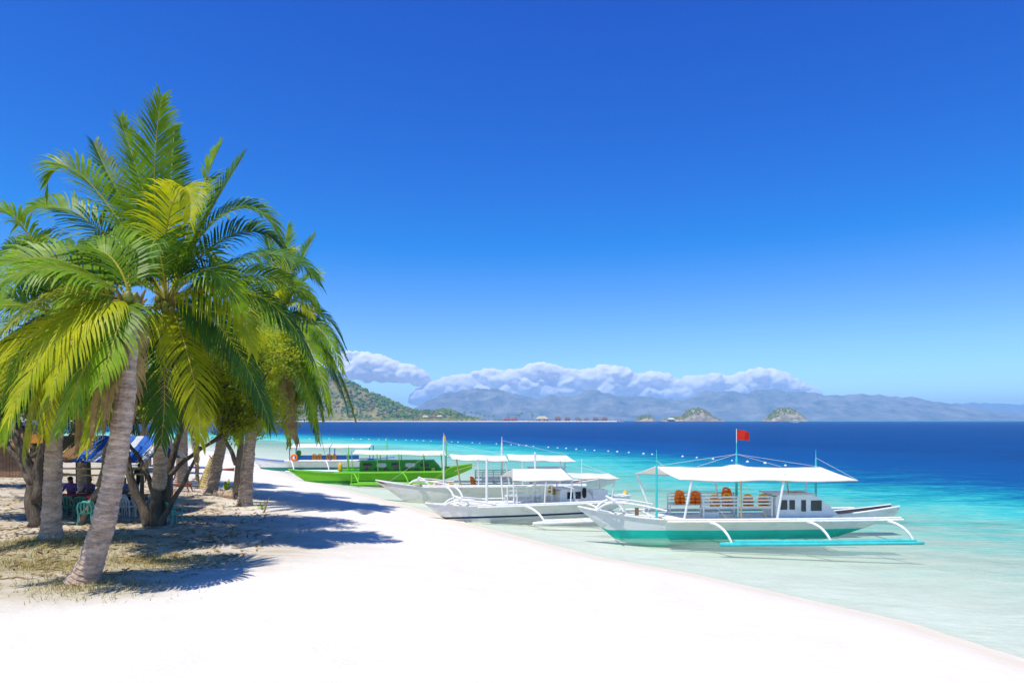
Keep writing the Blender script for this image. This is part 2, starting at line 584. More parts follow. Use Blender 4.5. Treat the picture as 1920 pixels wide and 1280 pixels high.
def sea_material():
    m = bpy.data.materials.new('sea_water')
    m.use_nodes = True
    nt = m.node_tree
    nt.nodes.clear()
    out = nt.nodes.new('ShaderNodeOutputMaterial')
    tc = nt.nodes.new('ShaderNodeTexCoord')
    at = nt.nodes.new('ShaderNodeAttribute')
    at.attribute_name = 'shoal'

    def nz(scale, det, vec, rough=0.6):
        n = nt.nodes.new('ShaderNodeTexNoise')
        n.inputs['Scale'].default_value = scale
        n.inputs['Detail'].default_value = det
        n.inputs['Roughness'].default_value = rough
        nt.links.new(vec, n.inputs['Vector'])
        return n.outputs['Fac']

    def math_(op, a, bb):
        x = nt.nodes.new('ShaderNodeMath')
        x.operation = op
        for i, v in enumerate((a, bb)):
            if isinstance(v, (int, float)):
                x.inputs[i].default_value = v
            else:
                nt.links.new(v, x.inputs[i])
        return x.outputs[0]

    mp = nt.nodes.new('ShaderNodeMapping')
    mp.inputs['Scale'].default_value = (0.45, 1.0, 1)
    mp.inputs['Rotation'].default_value = (0, 0, R(-14))
    nt.links.new(tc.outputs['Object'], mp.inputs['Vector'])
    n1 = nz(0.06, 5, mp.outputs[0])
    fac = math_('ADD', at.outputs['Fac'], math_('MULTIPLY', math_('SUBTRACT', n1, 0.5), 0.42))
    # mapped to 0..1 for the ramp: shoal value 2.0 = open water
    mpw = nt.nodes.new('ShaderNodeMapping')
    mpw.inputs['Scale'].default_value = (0.38, 1.0, 1)
    mpw.inputs['Rotation'].default_value = (0, 0, R(-8))
    nt.links.new(tc.outputs['Object'], mpw.inputs['Vector'])
    chop_shade = nz(0.5, 9, mpw.outputs[0], 0.8)
    rip_shade = nz(2.4, 5, mpw.outputs[0], 0.7)
    fac = math_('ADD', fac, math_('ADD', math_('MULTIPLY', math_('SUBTRACT', chop_shade, 0.5), 1.15), math_('MULTIPLY', math_('SUBTRACT', rip_shade, 0.5), 0.5)))  # light and dark of the wave ripples put into the water colour
    fac = math_('MULTIPLY', fac, 0.5)
    rp = nt.nodes.new('ShaderNodeValToRGB')
    cr = rp.color_ramp
    stops = [(0.0, (0.66, 0.72, 0.56)), (0.12, (0.55, 0.74, 0.58)), (0.24, (0.23, 0.64, 0.51)), (0.36, (0.06, 0.48, 0.44)),
             (0.44, (0.010, 0.31, 0.35)), (0.52, (0.002, 0.14, 0.29)), (0.60, (0.0006, 0.075, 0.25)), (0.80, (0.0005, 0.062, 0.225)), (0.92, (0.0005, 0.05, 0.19)), (1.0, (0.0005, 0.036, 0.15))]
    cr.elements[0].position, cr.elements[0].color = stops[0][0], (*stops[0][1], 1)
    cr.elements[1].position, cr.elements[1].color = stops[-1][0], (*stops[-1][1], 1)
    for p, c in stops[1:-1]:
        e = cr.elements.new(p)
        e.color = (*c, 1)
    nt.links.new(fac, rp.inputs['Fac'])
    # darker weed beds on the shallow bottom
    n2 = nz(0.16, 6, mp.outputs[0], 0.65)
    wr = nt.nodes.new('ShaderNodeValToRGB')
    wr.color_ramp.elements[0].position = 0.54
    wr.color_ramp.elements[1].position = 0.68
    nt.links.new(n2, wr.inputs['Fac'])
    weed = nt.nodes.new('ShaderNodeMix')
    weed.data_type = 'RGBA'
    band = nt.nodes.new('ShaderNodeValToRGB')
    band.color_ramp.elements[0].position = 0.05
    band.color_ramp.elements[0].color = (0, 0, 0, 1)
    band.color_ramp.elements[1].position = 0.55
    band.color_ramp.elements[1].color = (0, 0, 0, 1)
    e = band.color_ramp.elements.new(0.2)
    e.color = (0.6, 0.6, 0.6, 1)
    e = band.color_ramp.elements.new(0.42)
    e.color = (0.75, 0.75, 0.75, 1)
    nt.links.new(fac, band.inputs['Fac'])
    nt.links.new(math_('MULTIPLY', wr.outputs['Color'], band.outputs['Color']), weed.inputs['Factor'])
    nt.links.new(rp.outputs['Color'], weed.inputs['A'])
    weed.inputs['B'].default_value = (0.02, 0.20, 0.20, 1)
    body = nt.nodes.new('ShaderNodeBsdfDiffuse')
    nt.links.new(weed.outputs['Result'], body.inputs['Color'])
    tr = nt.nodes.new('ShaderNodeBsdfTransparent')
    tr.inputs['Color'].default_value = (0.90, 0.985, 0.96, 1)
    op = nt.nodes.new('ShaderNodeValToRGB')
    op.color_ramp.elements[0].position = 0.0
    op.color_ramp.elements[0].color = (0.06, 0.06, 0.06, 1)
    op.color_ramp.elements[1].position = 0.36
    op.color_ramp.elements[1].color = (1, 1, 1, 1)
    nt.links.new(math_('MULTIPLY', math_('ADD', at.outputs['Fac'], math_('MULTIPLY', math_('SUBTRACT', chop_shade, 0.5), 0.7)), 0.5), op.inputs['Fac'])
    m1 = nt.nodes.new('ShaderNodeMixShader')
    nt.links.new(op.outputs['Color'], m1.inputs['Fac'])
    nt.links.new(tr.outputs[0], m1.inputs[1])
    nt.links.new(body.outputs[0], m1.inputs[2])
    # ripples
    w1 = nz(1.1, 6, mp.outputs[0], 0.62)
    w2 = nz(5.5, 3, mp.outputs[0], 0.5)
    bp = nt.nodes.new('ShaderNodeBump')
    bp.inputs['Strength'].default_value = 1.0
    bp.inputs['Distance'].default_value = 0.4
    nt.links.new(math_('ADD', w1, math_('MULTIPLY', w2, 0.22)), bp.inputs['Height'])
    gl = nt.nodes.new('ShaderNodeBsdfGlossy')
    gl.inputs['Roughness'].default_value = 0.12
    nt.links.new(bp.outputs[0], gl.inputs['Normal'])
    nt.links.new(bp.outputs[0], body.inputs['Normal'])
    fr = nt.nodes.new('ShaderNodeFresnel')
    fr.inputs['IOR'].default_value = 1.25
    nt.links.new(bp.outputs[0], fr.inputs['Normal'])
    m2 = nt.nodes.new('ShaderNodeMixShader')
    nt.links.new(math_('MULTIPLY', fr.outputs[0], 0.26), m2.inputs['Fac'])
    nt.links.new(m1.outputs[0], m2.inputs[1])
    nt.links.new(gl.outputs[0], m2.inputs[2])
    nt.links.new(m2.outputs[0], out.inputs['Surface'])
    return m


ISLES = []   # (x, y, radius) of far shoals


def shoal_f(P):
    s = pdist(P, SHORE)
    dd = pdist(P, DROP)
    w = np.maximum(-s, 0)
    t = w / (w + np.maximum(dd, 0) + 1e-6)
    t = np.where(dd <= 0, 1.0 + np.clip(-dd / 60.0, 0, .78), t)
    t = np.where(s >= 0, 0, t)
    # pale shoal round the far islets
    for (ix, iy, rx, ry) in ISLES:
        q = np.sqrt(((P[:, 0] - ix) / rx) ** 2 + ((P[:, 1] - iy) / ry) ** 2)
        t = np.where(q < 1.0, np.minimum(t, 0.5 + 0.5 * np.clip(q, 0, 1) ** 4), t)
    return t


ISLES += [(1200, 2750, 1400, 420)]
sx = axis(-60, 60, 1.6, -9000, 9000, 1.12)
sy = axis(6, 140, 1.2, -60, 15400, 1.10)
sea = structure(grid_object('sea', sx, sy, lambda P: np.zeros(len(P)), sea_material(), {'shoal': shoal_f}))

# ------------------------------------------------------------------ far land
def interp(prof, x):
    xs_, zs_ = [p[0] for p in prof], [p[1] for p in prof]
    return np.interp(x, xs_, zs_)


def fbm(P, sc, seed, octv=5, ridged=False):
    out = np.zeros(len(P))
    for i, (x, y) in enumerate(P):
        v, a, f = 0.0, 1.0, sc
        for _ in range(octv):
            n = mnoise.noise((x * f + seed, y * f - seed, seed * 0.37))
            v += a * ((1 - abs(n) * 2) if ridged else n)
            a *= 0.5
            f *= 2.05
        out[i] = v
    return out


def mountain(name, prof_px, D, depth, mname, c1, c2, seed, nx=420, ny=60, rough=0.30):
    prof = [((px - 960) / 1280.0 * D, (787 - py) / 1280.0 * D) for px, py in prof_px]
    xs_ = np.linspace(prof[0][0], prof[-1][0], nx)
    ys_ = np.linspace(D - depth, D + depth * 0.6, ny)

    def zf(P):
        base = interp(prof, P[:, 0])
        r = (P[:, 1] - (D - depth)) / depth
        shape = np.clip(r, 0, 1) ** 0.75
        shape = np.where(r > 1, np.clip(1 - (r - 1) / 0.6, 0, 1), shape)
        n = fbm(P, 1 / 900.0, seed, 5, True)
        n2 = fbm(P, 1 / 260.0, seed + 5, 3, True)
        z = base * shape * (1 + rough * (n - 0.75) * np.clip(1.5 - shape, 0.22, 1)) + base * 0.11 * (n2 - 0.75) * np.clip(shape * 3, 0, 1)
        return np.where(shape <= 0.001, -5, z)
    m = mat(mname, c1, 0.95, 0.35, 0.004, col2=c2)
    return structure(grid_object(name, xs_, ys_, zf, m, smooth=False))


mountain('mountain_range', [(560, 786), (640, 782), (700, 779), (740, 770), (770, 772), (800, 755), (815, 747), (830, 741), (850, 742), (870, 737), (905, 732.5),
         (935, 735), (960, 740), (1000, 744), (1030, 741), (1060, 746), (1085, 744), (1118, 738), (1140, 743), (1165, 748), (1200, 745), (1240, 747), (1290, 746),
         (1330, 739), (1370, 732.5), (1392, 737), (1420, 734), (1470, 740), (1520, 742), (1560, 746), (1605, 743), (1650, 745), (1700, 749), (1740, 757),
         (1780, 765), (1830, 772), (1900, 779), (2000, 786)], 9000, 1500, 'mountain_rock', (0.02, 0.06, 0.035), (0.20, 0.19, 0.15), 3.1)
mountain('distant_ridge', [(1500, 786), (1650, 772), (1740, 764), (1790, 758), (1840, 757), (1900, 760), (1980, 762), (2080, 770), (2250, 786)], 13500, 1500,
         'ridge_rock', (0.03, 0.065, 0.045), (0.10, 0.12, 0.10), 8.3, 120, 20)

# ---- hill and village shore, about two kilometres off
HY = 2000.0


def far_x(px, d=HY):
    return (px - 960) / 1280.0 * d


def shrub_mesh(name, n_k, seed):
    r = random.Random(seed)
    b = MB()
    for k in range(n_k):
        c = Vector((r.uniform(-.5, .5), r.uniform(-.5, .5), r.uniform(0.15, .75)))
        b.blob(c, (r.uniform(.4, .7), r.uniform(.4, .7), r.uniform(.35, .6)), 1.0, 6, 4, jit=0.5)
    return b


hill_prof = [(-260, 720), (200, 705), (420, 690), (520, 688), (575, 694), (600, 702), (640, 716), (680, 735), (720, 752), (750, 763), (775, 769), (800, 768), (820, 763), (838, 766),
             (858, 775), (880, 780.5), (900, 783), (1000, 785), (1100, 785), (1145, 786), (1160, 788.2)]
hp = [(far_x(px), (787 - py) / 1280.0 * (HY + 140)) for px, py in hill_prof]


def hill_z(P):
    base = interp(hp, P[:, 0])
    r = (P[:, 1] - HY) / 260.0
    rise = np.clip((r - 0.07) / 0.5, 0, 1)
    rise = rise * rise * (3 - 2 * rise)
    back = np.clip(1 - (r - 0.75) / 0.5, 0, 1)
    strip = np.clip(r / 0.012, 0, 1) * 1.3
    n = fbm(P, 1 / 70.0, 2.2, 4)
    z = strip + np.maximum(base - 2.5, 0) * rise * back * (1 + 0.12 * n)
    return np.where(r < 0, -1.0, z)


hm = mat('hill_scrub', (0.12, 0.16, 0.03), 0.95, 0.35, 0.02, col2=(0.27, 0.20, 0.07))
nt = hm.node_tree
hill = structure(grid_object('hill', np.linspace(far_x(-260), far_x(1164), 300), np.concatenate([[HY - 3, HY, HY + 4, HY + 14, HY + 19], np.linspace(HY + 24, HY + 320, 40)]),
                             hill_z, hm))
strand = structure(grid_object('far_strand', np.linspace(far_x(-260), far_x(1168), 160), np.array([HY - 9, HY - 4, HY, HY + 8, HY + 17.0, HY + 19]),
                               lambda P: np.interp(P[:, 1], [HY - 9, HY - 4, HY, HY + 8, HY + 17, HY + 19], [-0.6, 0.25, 1.5, 1.9, 2.0, 1.0]) * (1 + 0.1 * np.sin(P[:, 0] * 0.05)),
                               mat('far_sand', (0.74, 0.70, 0.62), 0.95, 0.06, 0.1)))


def scatter_bushes(name, label, n, place, sizes, mats, seed):
    r = random.Random(seed)
    b = MB()
    for _ in range(n):
        p = place(r)
        if p is None:
            continue
        s = r.uniform(*sizes)
        mi = r.choices(range(len(mats)), weights=[1] * len(mats))[0]
        for k in range(r.randint(2, 4)):
            b.blob((p[0] + r.uniform(-.45, .45) * s, p[1] + r.uniform(-.3, .3) * s, p[2] + s * r.uniform(.2, .6)),
                   (s * r.uniform(.5, .8), s * r.uniform(.5, .8), s * r.uniform(.45, .75)), 1.0, 6, 4, mi, jit=0.6)
    o = b.build(name, mats)
    return stuff(o, label, 'bushes')


FARMAT = []
for i, c in enumerate([(0.05, 0.20, 0.02), (0.13, 0.29, 0.02), (0.26, 0.29, 0.04), (0.27, 0.21, 0.09), (0.03, 0.085, 0.035), (0.38, 0.34, 0.03)]):
    mm_ = 'far_leaf_%d' % i
    M[mm_] = mat('far_leaf_tone' + 'abcdef'[i], c, 0.9, 0.4, 0.25)
    FARMAT.append(mm_)


def hill_place(r):
    x = far_x(r.uniform(470, 890))
    y = HY + r.uniform(26, 215)
    z = float(hill_z(np.array([(x, y)]))[0])
    if mnoise.noise((x * 0.012, y * 0.02, 1.7)) < r.uniform(-0.5, 0.35):
        return None
    return (x, y, z - 0.8)


scatter_bushes('hillside_scrub', 'green and brown scrub covering the far hillside', 5200, hill_place, (4, 9), [FARMAT[0], FARMAT[1], FARMAT[2], FARMAT[4], FARMAT[1], FARMAT[3]], 5)


def shore_place(r):
    px = r.uniform(575, 905)
    if px < 640 and r.random() < 0.5:
        return None
    return (far_x(px), HY + r.uniform(17, 24), 1.6)


scatter_bushes('shore_thicket', 'yellow green thicket lining the far white strand', 420, shore_place, (6, 9.5), [FARMAT[5], FARMAT[2], FARMAT[5], FARMAT[1], FARMAT[3]], 6)


def spit_place(r):
    px = r.choice([r.uniform(905, 1150), r.uniform(1020, 1040), r.uniform(925, 945), r.uniform(800, 905)])
    return (far_x(px), HY + r.uniform(22, 40), 1.4)


scatter_bushes('village_shrubbery', 'low shrubs between the far beach huts', 120, spit_place, (3.5, 7), FARMAT[:4], 8)

M['hut_wall'] = mat('hut_wall', (0.30, 0.22, 0.15), 0.9, 0.3, 0.4)
M['hut_pale'] = mat('hut_pale', (0.62, 0.55, 0.44), 0.9, 0.2, 0.4)
M['hut_roof'] = mat('hut_roof', (0.16, 0.10, 0.075), 0.9, 0.4, 0.5)
M['roof_red'] = mat('roof_red', (0.30, 0.085, 0.06), 0.8, 0.3, 0.5)
M['roof_tan'] = mat('roof_tan', (0.50, 0.40, 0.24), 0.9, 0.3, 0.5)


def far_house(px, w, h, roofm, wallm, label, d=HY + 26, z0=1.6, py0=None):
    w, h = w * 1.12, h * 1.35
    e = empty('beach_house', (far_x(px, d), d, z0))
    b = MB()
    b.box((0, 0, h * .25), (w * .8, w * .6, h * .5))
    wl = b.build('wall', wallm, e)
    for sx_ in (-.22, .2):
        b = MB()
        b.box((w * sx_, -w * .31, h * .22), (w * .13, .25, h * .3))
        b.build('window', 'glass', wl)
    b = MB()
    hw, hd = w * .55, w * .45
    vs_ = [(-hw, -hd, h * .46), (hw, -hd, h * .46), (hw, hd, h * .46), (-hw, hd, h * .46), (-hw * .55, 0, h), (hw * .55, 0, h)]
    b.add(vs_, [(0, 1, 5, 4), (1, 2, 5), (2, 3, 4, 5), (3, 0, 4), (3, 2, 1, 0)])
    b.build('roof', roofm, e)
    return tag(e, label, 'house', 'houses of the far beach village')


for px, w, h, rm, wm, lb in [
        (662, 15, 6, 'roof_tan', 'hut_wall', 'small hut with tan roof at the foot of the far hill, farthest left'),
        (676, 15, 7, 'hut_roof', 'hut_wall', 'dark roofed hut second from left below the far hill'),
        (781, 17, 8, 'hut_roof', 'hut_wall', 'brown hut left of the pale houses on the low knoll'),
        (951, 18, 8, 'roof_red', 'hut_wall', 'left one of two red roofed huts on the far shore'),
        (964, 17, 8, 'roof_red', 'hut_wall', 'right one of two red roofed huts on the far shore'),
        (1016, 30, 11, 'roof_tan', 'hut_pale', 'wide pale house with tan roof on the far shore'),
        (1046, 17, 10, 'hut_roof', 'hut_wall', 'dark gabled hut just right of the wide pale house'),
        (1064, 16, 9, 'hut_roof', 'hut_wall', 'second dark gabled hut in the row on the far spit'),
        (1083, 15, 8, 'hut_roof', 'hut_pale', 'third gabled hut in the row on the far spit'),
        (1100, 14, 7, 'hut_roof', 'hut_pale', 'small fourth hut in the row on the far spit'),
        (1117, 15, 9, 'hut_roof', 'hut_wall', 'fifth gabled hut in the row on the far spit'),
        (1134, 15, 9, 'hut_roof', 'hut_wall', 'last gabled hut near the tip of the far spit')]:
    far_house(px, w, h, rm, wm, lb)
for px, py, w, h, lb in [(798, 773, 16, 8, 'left pale villa on the low knoll above the strand'), (812, 772, 15, 8, 'middle red roofed villa on the low knoll above the strand'),
                         (824, 773, 15, 7, 'right pale villa on the low knoll above the strand')]:
    d = HY + 60
    x = far_x(px, d)
    zz = float(hill_z(np.array([(x, d)]))[0])
    far_house(px, w, h, 'roof_red' if px == 812 else 'roof_tan', 'hut_pale', lb, d, zz)


def far_palm(px, top_py, label, d=HY + 24):
    h = (787 - top_py) / 1280.0 * d - 1.5
    e = empty('palm_tree', (far_x(px, d), d, 1.5))
    b = MB()
    lean = rnd.uniform(-1.2, 1.2)
    b.tube([(0, 0, 0), (lean * .3, 0, h * .5), (lean, 0, h * .86)], [.42, .32, .26], 6)
    b.build('trunk', 'bark_dark', e)
    b = MB()
    for k in range(15):
        a = 2 * math.pi * k / 15 + rnd.uniform(-.2, .2)
        el = rnd.uniform(-.35, .9)
        L = rnd.uniform(4.6, 6.4)
        pts = []
        for j in range(5):
            t = j / 4
            pts.append(Vector((lean + math.cos(a) * L * t * math.cos(el), math.sin(a) * L * t * math.cos(el), h * .86 + L * (math.sin(el) * t - .55 * t * t))))
        sd = Vector((-math.sin(a), math.cos(a), 0))
        vs_, fs = [], []
        for j, p in enumerate(pts):
            w = (.5, .75, .75, .55, .1)[j]
            vs_ += [p + sd * w + Vector((0, 0, -w * .6)), p, p - sd * w + Vector((0, 0, -w * .6))]
        for j in range(4):
            fs += [(3 * j, 3 * j + 1, 3 * j + 4, 3 * j + 3), (3 * j + 1, 3 * j + 2, 3 * j + 5, 3 * j + 4)]
        b.add(vs_, fs)
    b.build('crown', rnd.choice(['far_leaf_0', 'far_leaf_0', 'far_leaf_1']), e)
    return tag(e, label, 'palm tree', 'palm trees of the far beach village')


FP = [(833, 770), (838, 768), (846, 769), (855, 770), (864, 769), (871, 766.5), (884, 766), (893, 768), (900, 769), (909, 773), (916, 774), (926, 773.5), (953, 770),
      (967.5, 772), (973, 773), (977, 768.5), (997, 768), (998.5, 772)]
ORD = ['leftmost', 'second', 'third', 'fourth', 'fifth', 'sixth', 'seventh', 'eighth', 'ninth', 'tenth', 'eleventh', 'twelfth', 'thirteenth', 'fourteenth', 'fifteenth',
       'sixteenth', 'seventeenth', 'rightmost']
for i, (px, py) in enumerate(FP):
    far_palm(px, py, '%s far palm, counted from the left, in the beach village below the mountains' % ORD[i])


# ---- islets
def islet(name, px0, px1, top, d, bumps, label):
    x0, x1 = far_x(px0, d), far_x(px1, d)
    H = (787 - top) / 1280.0 * d
    cx, hw = (x0 + x1) / 2, (x1 - x0) / 2
    prof = [(cx + hw * u, H * v) for u, v in bumps]

    def zf(P):
        base = interp(prof, P[:, 0])
        q = np.clip(1 - ((P[:, 1] - d - 45) / 55.0) ** 2, 0, 1) ** 0.6
        n = fbm(P, 1 / 16.0, 4.0 + px0 * .01, 4, True)
        return -1.5 + (base + 2.2) * q * (1 + 0.16 * (n - .6))
    m = mat('islet_rock', (0.26, 0.20, 0.13), 0.95, 0.4, 0.08, col2=(0.38, 0.31, 0.22))
    o = structure(grid_object(name, np.linspace(x0, x1, 70), np.linspace(d - 10, d + 100, 26), zf, m, smooth=False))

    def pl(r):
        x = r.uniform(x0 + hw * .12, x1 - hw * .12)
        y = d + r.uniform(2, 60)
        z = float(zf(np.array([(x, y)]))[0])
        if z < 3:
            return None
        return (x, y, z - 1)
    scatter_bushes('islet_scrub', label, int(hw * 5.5), pl, (3, 6.5), [FARMAT[1], FARMAT[2], FARMAT[0], FARMAT[2], FARMAT[3]], int(px0))
    b = MB()
    n = 40
    vs_ = [(cx, d + 45, 0.9)]
    for k in range(n):
        a = 2 * math.pi * k / n
        vs_.append((cx + math.cos(a) * (hw * 1.12 + 4), d + 42 + math.sin(a) * 66, -0.4))
    b.add(vs_, [(0, k + 1, (k + 1) % n + 1) for k in range(n)])
    structure(b.build('islet_strand', bpy.data.materials['far_sand']))
    return o


DOME = [(-1, 0), (-.85, .12), (-.6, .62), (-.3, .93), (0, 1.0), (.3, .95), (.6, .72), (.85, .25), (1, 0)]
islet('islet', 1196, 1230, 777, 2400, [(-1, 0), (-.7, .5), (-.2, .9), (.2, .8), (.6, .9), (1, 0)], 'dry scrub on the smallest rocky islet')
islet('islet', 1244, 1362, 766, 2400, [(-1, .0), (-.8, .15), (-.6, .3), (-.4, .33), (-.28, .36), (-.15, .8), (.05, 1.0), (.3, .98), (.5, .75), (.62, .38), (.8, .14), (1, .02)],
      'scrub on the wide middle islet')
islet('islet', 1440, 1518, 765, 2500, DOME, 'scrub on the domed right islet')
far_house(1258, 20, 8, 'hut_pale', 'hut_pale', 'white roofed hut at the left end of the middle islet', 2396, 2.0)

# ------------------------------------------------------------------ clouds beyond the haze
CD = 17000.0


def cloud(label, outline, seed, base_py, ndens=1.0):
    """outline: list of (px, top_py); puffs fill between the base and the top"""
    r = random.Random(seed)
    b = MB()
    x0, x1 = outline[0][0], outline[-1][0]
    k = CD / 1280.0
    n = int((x1 - x0) * 0.62 * ndens)
    for i in range(n):
        px = r.uniform(x0, x1)
        top = np.interp(px, [p[0] for p in outline], [p[1] for p in outline])
        h = base_py - top
        if h < 2:
            continue
        rad = min(r.uniform(6, 19), h * .6 + 1.5)
        py = top + rad * .95 + max(0, h - rad * 1.9) * r.random() ** 1.4
        c = Vector(((px - 960) * k, CD + r.uniform(-14, 14) * k, (787 - py) * k + CAMZ))
        nu, nv = 16, 11
        vs_, fs = [], []
        for j in range(nv + 1):
            ph = -math.pi / 2 + math.pi * j / nv
            for q in range(nu):
                th = 2 * math.pi * q / nu
                d = Vector((math.cos(ph) * math.cos(th), math.cos(ph) * math.sin(th), math.sin(ph)))
                s1 = mnoise.noise(d * 1.7 + Vector((i, seed, 0))) * .3 + mnoise.noise(d * 4.0 + Vector((i, seed, 3))) * .14
                p = d * rad * k * (1 + s1)
                p.x *= 1.25
                if p.z < 0:
                    p.z *= .7
                vs_.append(c + p)
        for j in range(nv):
            for q in range(nu):
                q2 = (q + 1) % nu
                fs.append((j * nu + q, j * nu + q2, (j + 1) * nu + q2, (j + 1) * nu + q))
        b.add(vs_, fs)
    o = b.build('cloud', M['cloud'], smooth=True)
    md = o.modifiers.new('union', 'REMESH')
    md.mode = 'VOXEL'
    md.voxel_size = 30.0
    sm_ = o.modifiers.new('soft', 'SMOOTH')
    sm_.iterations = 3
    me = bpy.data.meshes.new_from_object(o.evaluated_get(bpy.context.evaluated_depsgraph_get()))
    o.modifiers.clear()
    o.data = me
    me.polygons.foreach_set('use_smooth', [True] * len(me.polygons))
    tag(o, label, 'cloud', 'cumulus clouds over the far mountains')
    return o


cm = bpy.data.materials.new('cloud')
cm.use_nodes = True
cnt = cm.node_tree
cnt.nodes.clear()
co = cnt.nodes.new('ShaderNodeOutputMaterial')
cdf = cnt.nodes.new('ShaderNodeBsdfDiffuse')
cdf.inputs['Color'].default_value = (0.99, 0.99, 0.99, 1)
ctl = cnt.nodes.new('ShaderNodeBsdfTranslucent')
ctl.inputs['Color'].default_value = (0.99, 0.99, 0.99, 1)
cmx = cnt.nodes.new('ShaderNodeMixShader')
cmx.inputs['Fac'].default_value = 0.5
cnt.links.new(cdf.outputs[0], cmx.inputs[1])
cnt.links.new(ctl.outputs[0], cmx.inputs[2])
cnt.links.new(cmx.outputs[0], co.inputs['Surface'])
M['cloud'] = cm
cloud('long white cumulus bank resting above the far mountains',
      [(785, 735), (800, 722), (830, 708), (860, 703), (885, 697), (905, 691), (935, 691), (960, 694), (985, 688), (1008, 679), (1030, 681), (1055, 690), (1085, 693), (1105, 690),
       (1130, 684), (1155, 683), (1175, 692), (1190, 702), (1215, 697), (1235, 694), (1250, 704), (1275, 712), (1295, 705), (1320, 702), (1345, 700), (1370, 704), (1395, 697),
       (1412, 689), (1440, 690), (1465, 697), (1482, 711), (1500, 718), (1514, 722)], 11, 760, 1.6)
cloud('rounded white cumulus beside the palm tips at left', [(560, 700), (600, 680), (630, 664), (655, 657), (690, 657), (720, 668), (745, 681), (770, 684), (788, 696), (792, 705)], 12, 722, 1.2)

# ------------------------------------------------------------------ haze
hb = MB()
hb.box((0, 7200, 208), (25000, 15700, 462))
haze = hb.build('haze', [])
hzm = bpy.data.materials.new('haze_air')
hzm.use_nodes = True
hnt = hzm.node_tree
hnt.nodes.clear()
ho = hnt.nodes.new('ShaderNodeOutputMaterial')
hv = hnt.nodes.new('ShaderNodeVolumePrincipled')
hv.inputs['Color'].default_value = (0.46, 0.76, 1.0, 1)
hv.inputs['Density'].default_value = 1.08e-4
hv.inputs['Anisotropy'].default_value = 0.0
hnt.links.new(hv.outputs[0], ho.inputs['Volume'])
haze.data.materials.append(hzm)
stuff(haze, 'thin blue sea haze over the far mountains', 'haze')
#@@NEXT
# ------------------------------------------------------------------ palms
def bez(ctrl, t):
    pts = [Vector(c) for c in ctrl]
    while len(pts) > 1:
        pts = [a.lerp(b, t) for a, b in zip(pts[:-1], pts[1:])]
    return pts[0]


def make_frond(ctrl, r, nl=46, ll=1.2, mats=('rachis', 'frond_green'), droop=0.55, vee=0.22, width=0.029, r0=0.035, sparse=0.0, twist=0.0):
    """a feather palm leaf along a curve: rachis and two ranks of leaflets"""
    b = MB()
    N = 18
    pts = [bez(ctrl, i / N) for i in range(N + 1)]
    nl = int(sum((q_ - p_).length for p_, q_ in zip(pts[:-1], pts[1:])) * 12.0)
    b.tube(pts, [r0 * (1 - .86 * i / N) for i in range(N + 1)], 5, 0)
    tip = pts[-1] - pts[0]
    hd = Vector((tip.x, tip.y, 0))
    if hd.length < 0.15:
        hd = Vector((r.uniform(-1, 1), r.uniform(-1, 1), 0))
    hd.normalize()
    S0 = Vector((-hd.y, hd.x, 0))
    if twist:
        tn = Matrix.Rotation(twist, 3, hd) @ Vector((0, 0, 1))
        if tn.y > 0:
            twist = -twist
        S0 = (Matrix.Rotation(twist, 3, hd) @ S0).normalized()
    vs_, fs = [], []
    for side in (-1, 1):
        for k in range(nl):
            if r.random() < sparse:
                continue
            t = 0.13 + 0.87 * (k + r.uniform(-.25, .25)) / nl
            t = min(max(t, .1), 1)
            p = bez(ctrl, t)
            T = (bez(ctrl, min(1, t + .02)) - bez(ctrl, t - .02)).normalized()
            S = (S0 - T * S0.dot(T)).normalized()
            Nn = S.cross(T)
            if Nn.z < 0 and abs(T.z) < .95:
                Nn = -Nn
            al = R(66 - 40 * t + r.uniform(-5, 5))
            L = ll * (0.45 + 0.55 * math.sin(math.pi * min(1, (t * .95 + .12)))) * r.uniform(.88, 1.08)
            if t > .9:
                L *= .8
            d = (T * math.cos(al) + S * side * math.sin(al) + Nn * vee).normalized()
            wv = (T - d * T.dot(d)).normalized()
            w = width * r.uniform(.85, 1.15)
            q = p.copy()
            g = droop * r.uniform(.75, 1.3)
            n0 = len(vs_)
            SEG = 4
            prof = (.55, 1.0, .9, .6, .06)
            for j in range(SEG + 1):
                vs_.append(q + wv * w * prof[j])
                vs_.append(q - wv * w * prof[j])
                q = q + d * (L / SEG)
                d = (d + Vector((0, 0, -g * (.35 + .28 * j)))).normalized()
            for j in range(SEG):
                a = n0 + 2 * j
                fs.append((a, a + 1, a + 3, a + 2))
    b.add(vs_, fs, 1)
    return b


def palm_trunk(path, r_base, r_top, r, flare=1.55, n=14):
    """ringed trunk through the points of path"""
    L = sum((Vector(b_) - Vector(a_)).length for a_, b_ in zip(path[:-1], path[1:]))
    nr = int(L / 0.045)
    pts, rad = [], []
    for i in range(nr + 1):
        t = i / nr
        pts.append(bez(path, t))
        rr = r_base + (r_top - r_base) * t
        rr *= 1 + (flare - 1) * math.exp(-t * L / 0.45)
        ph = (i % 3)
        rr *= (1.03, 1.0, .96)[ph] * (1 + mnoise.noise((i * .23, r_base * 50, 0)) * .07)
        rad.append(rr)
    b = MB()
    b.tube(pts, rad, n)
    # lean the rings a little out of round
    b.v = [(x + mnoise.noise((x * 3, y * 3, z * 2)) * .03, y + mnoise.noise((x * 3 + 9, y * 3, z * 2)) * .03, z) for x, y, z in b.v]
    return b


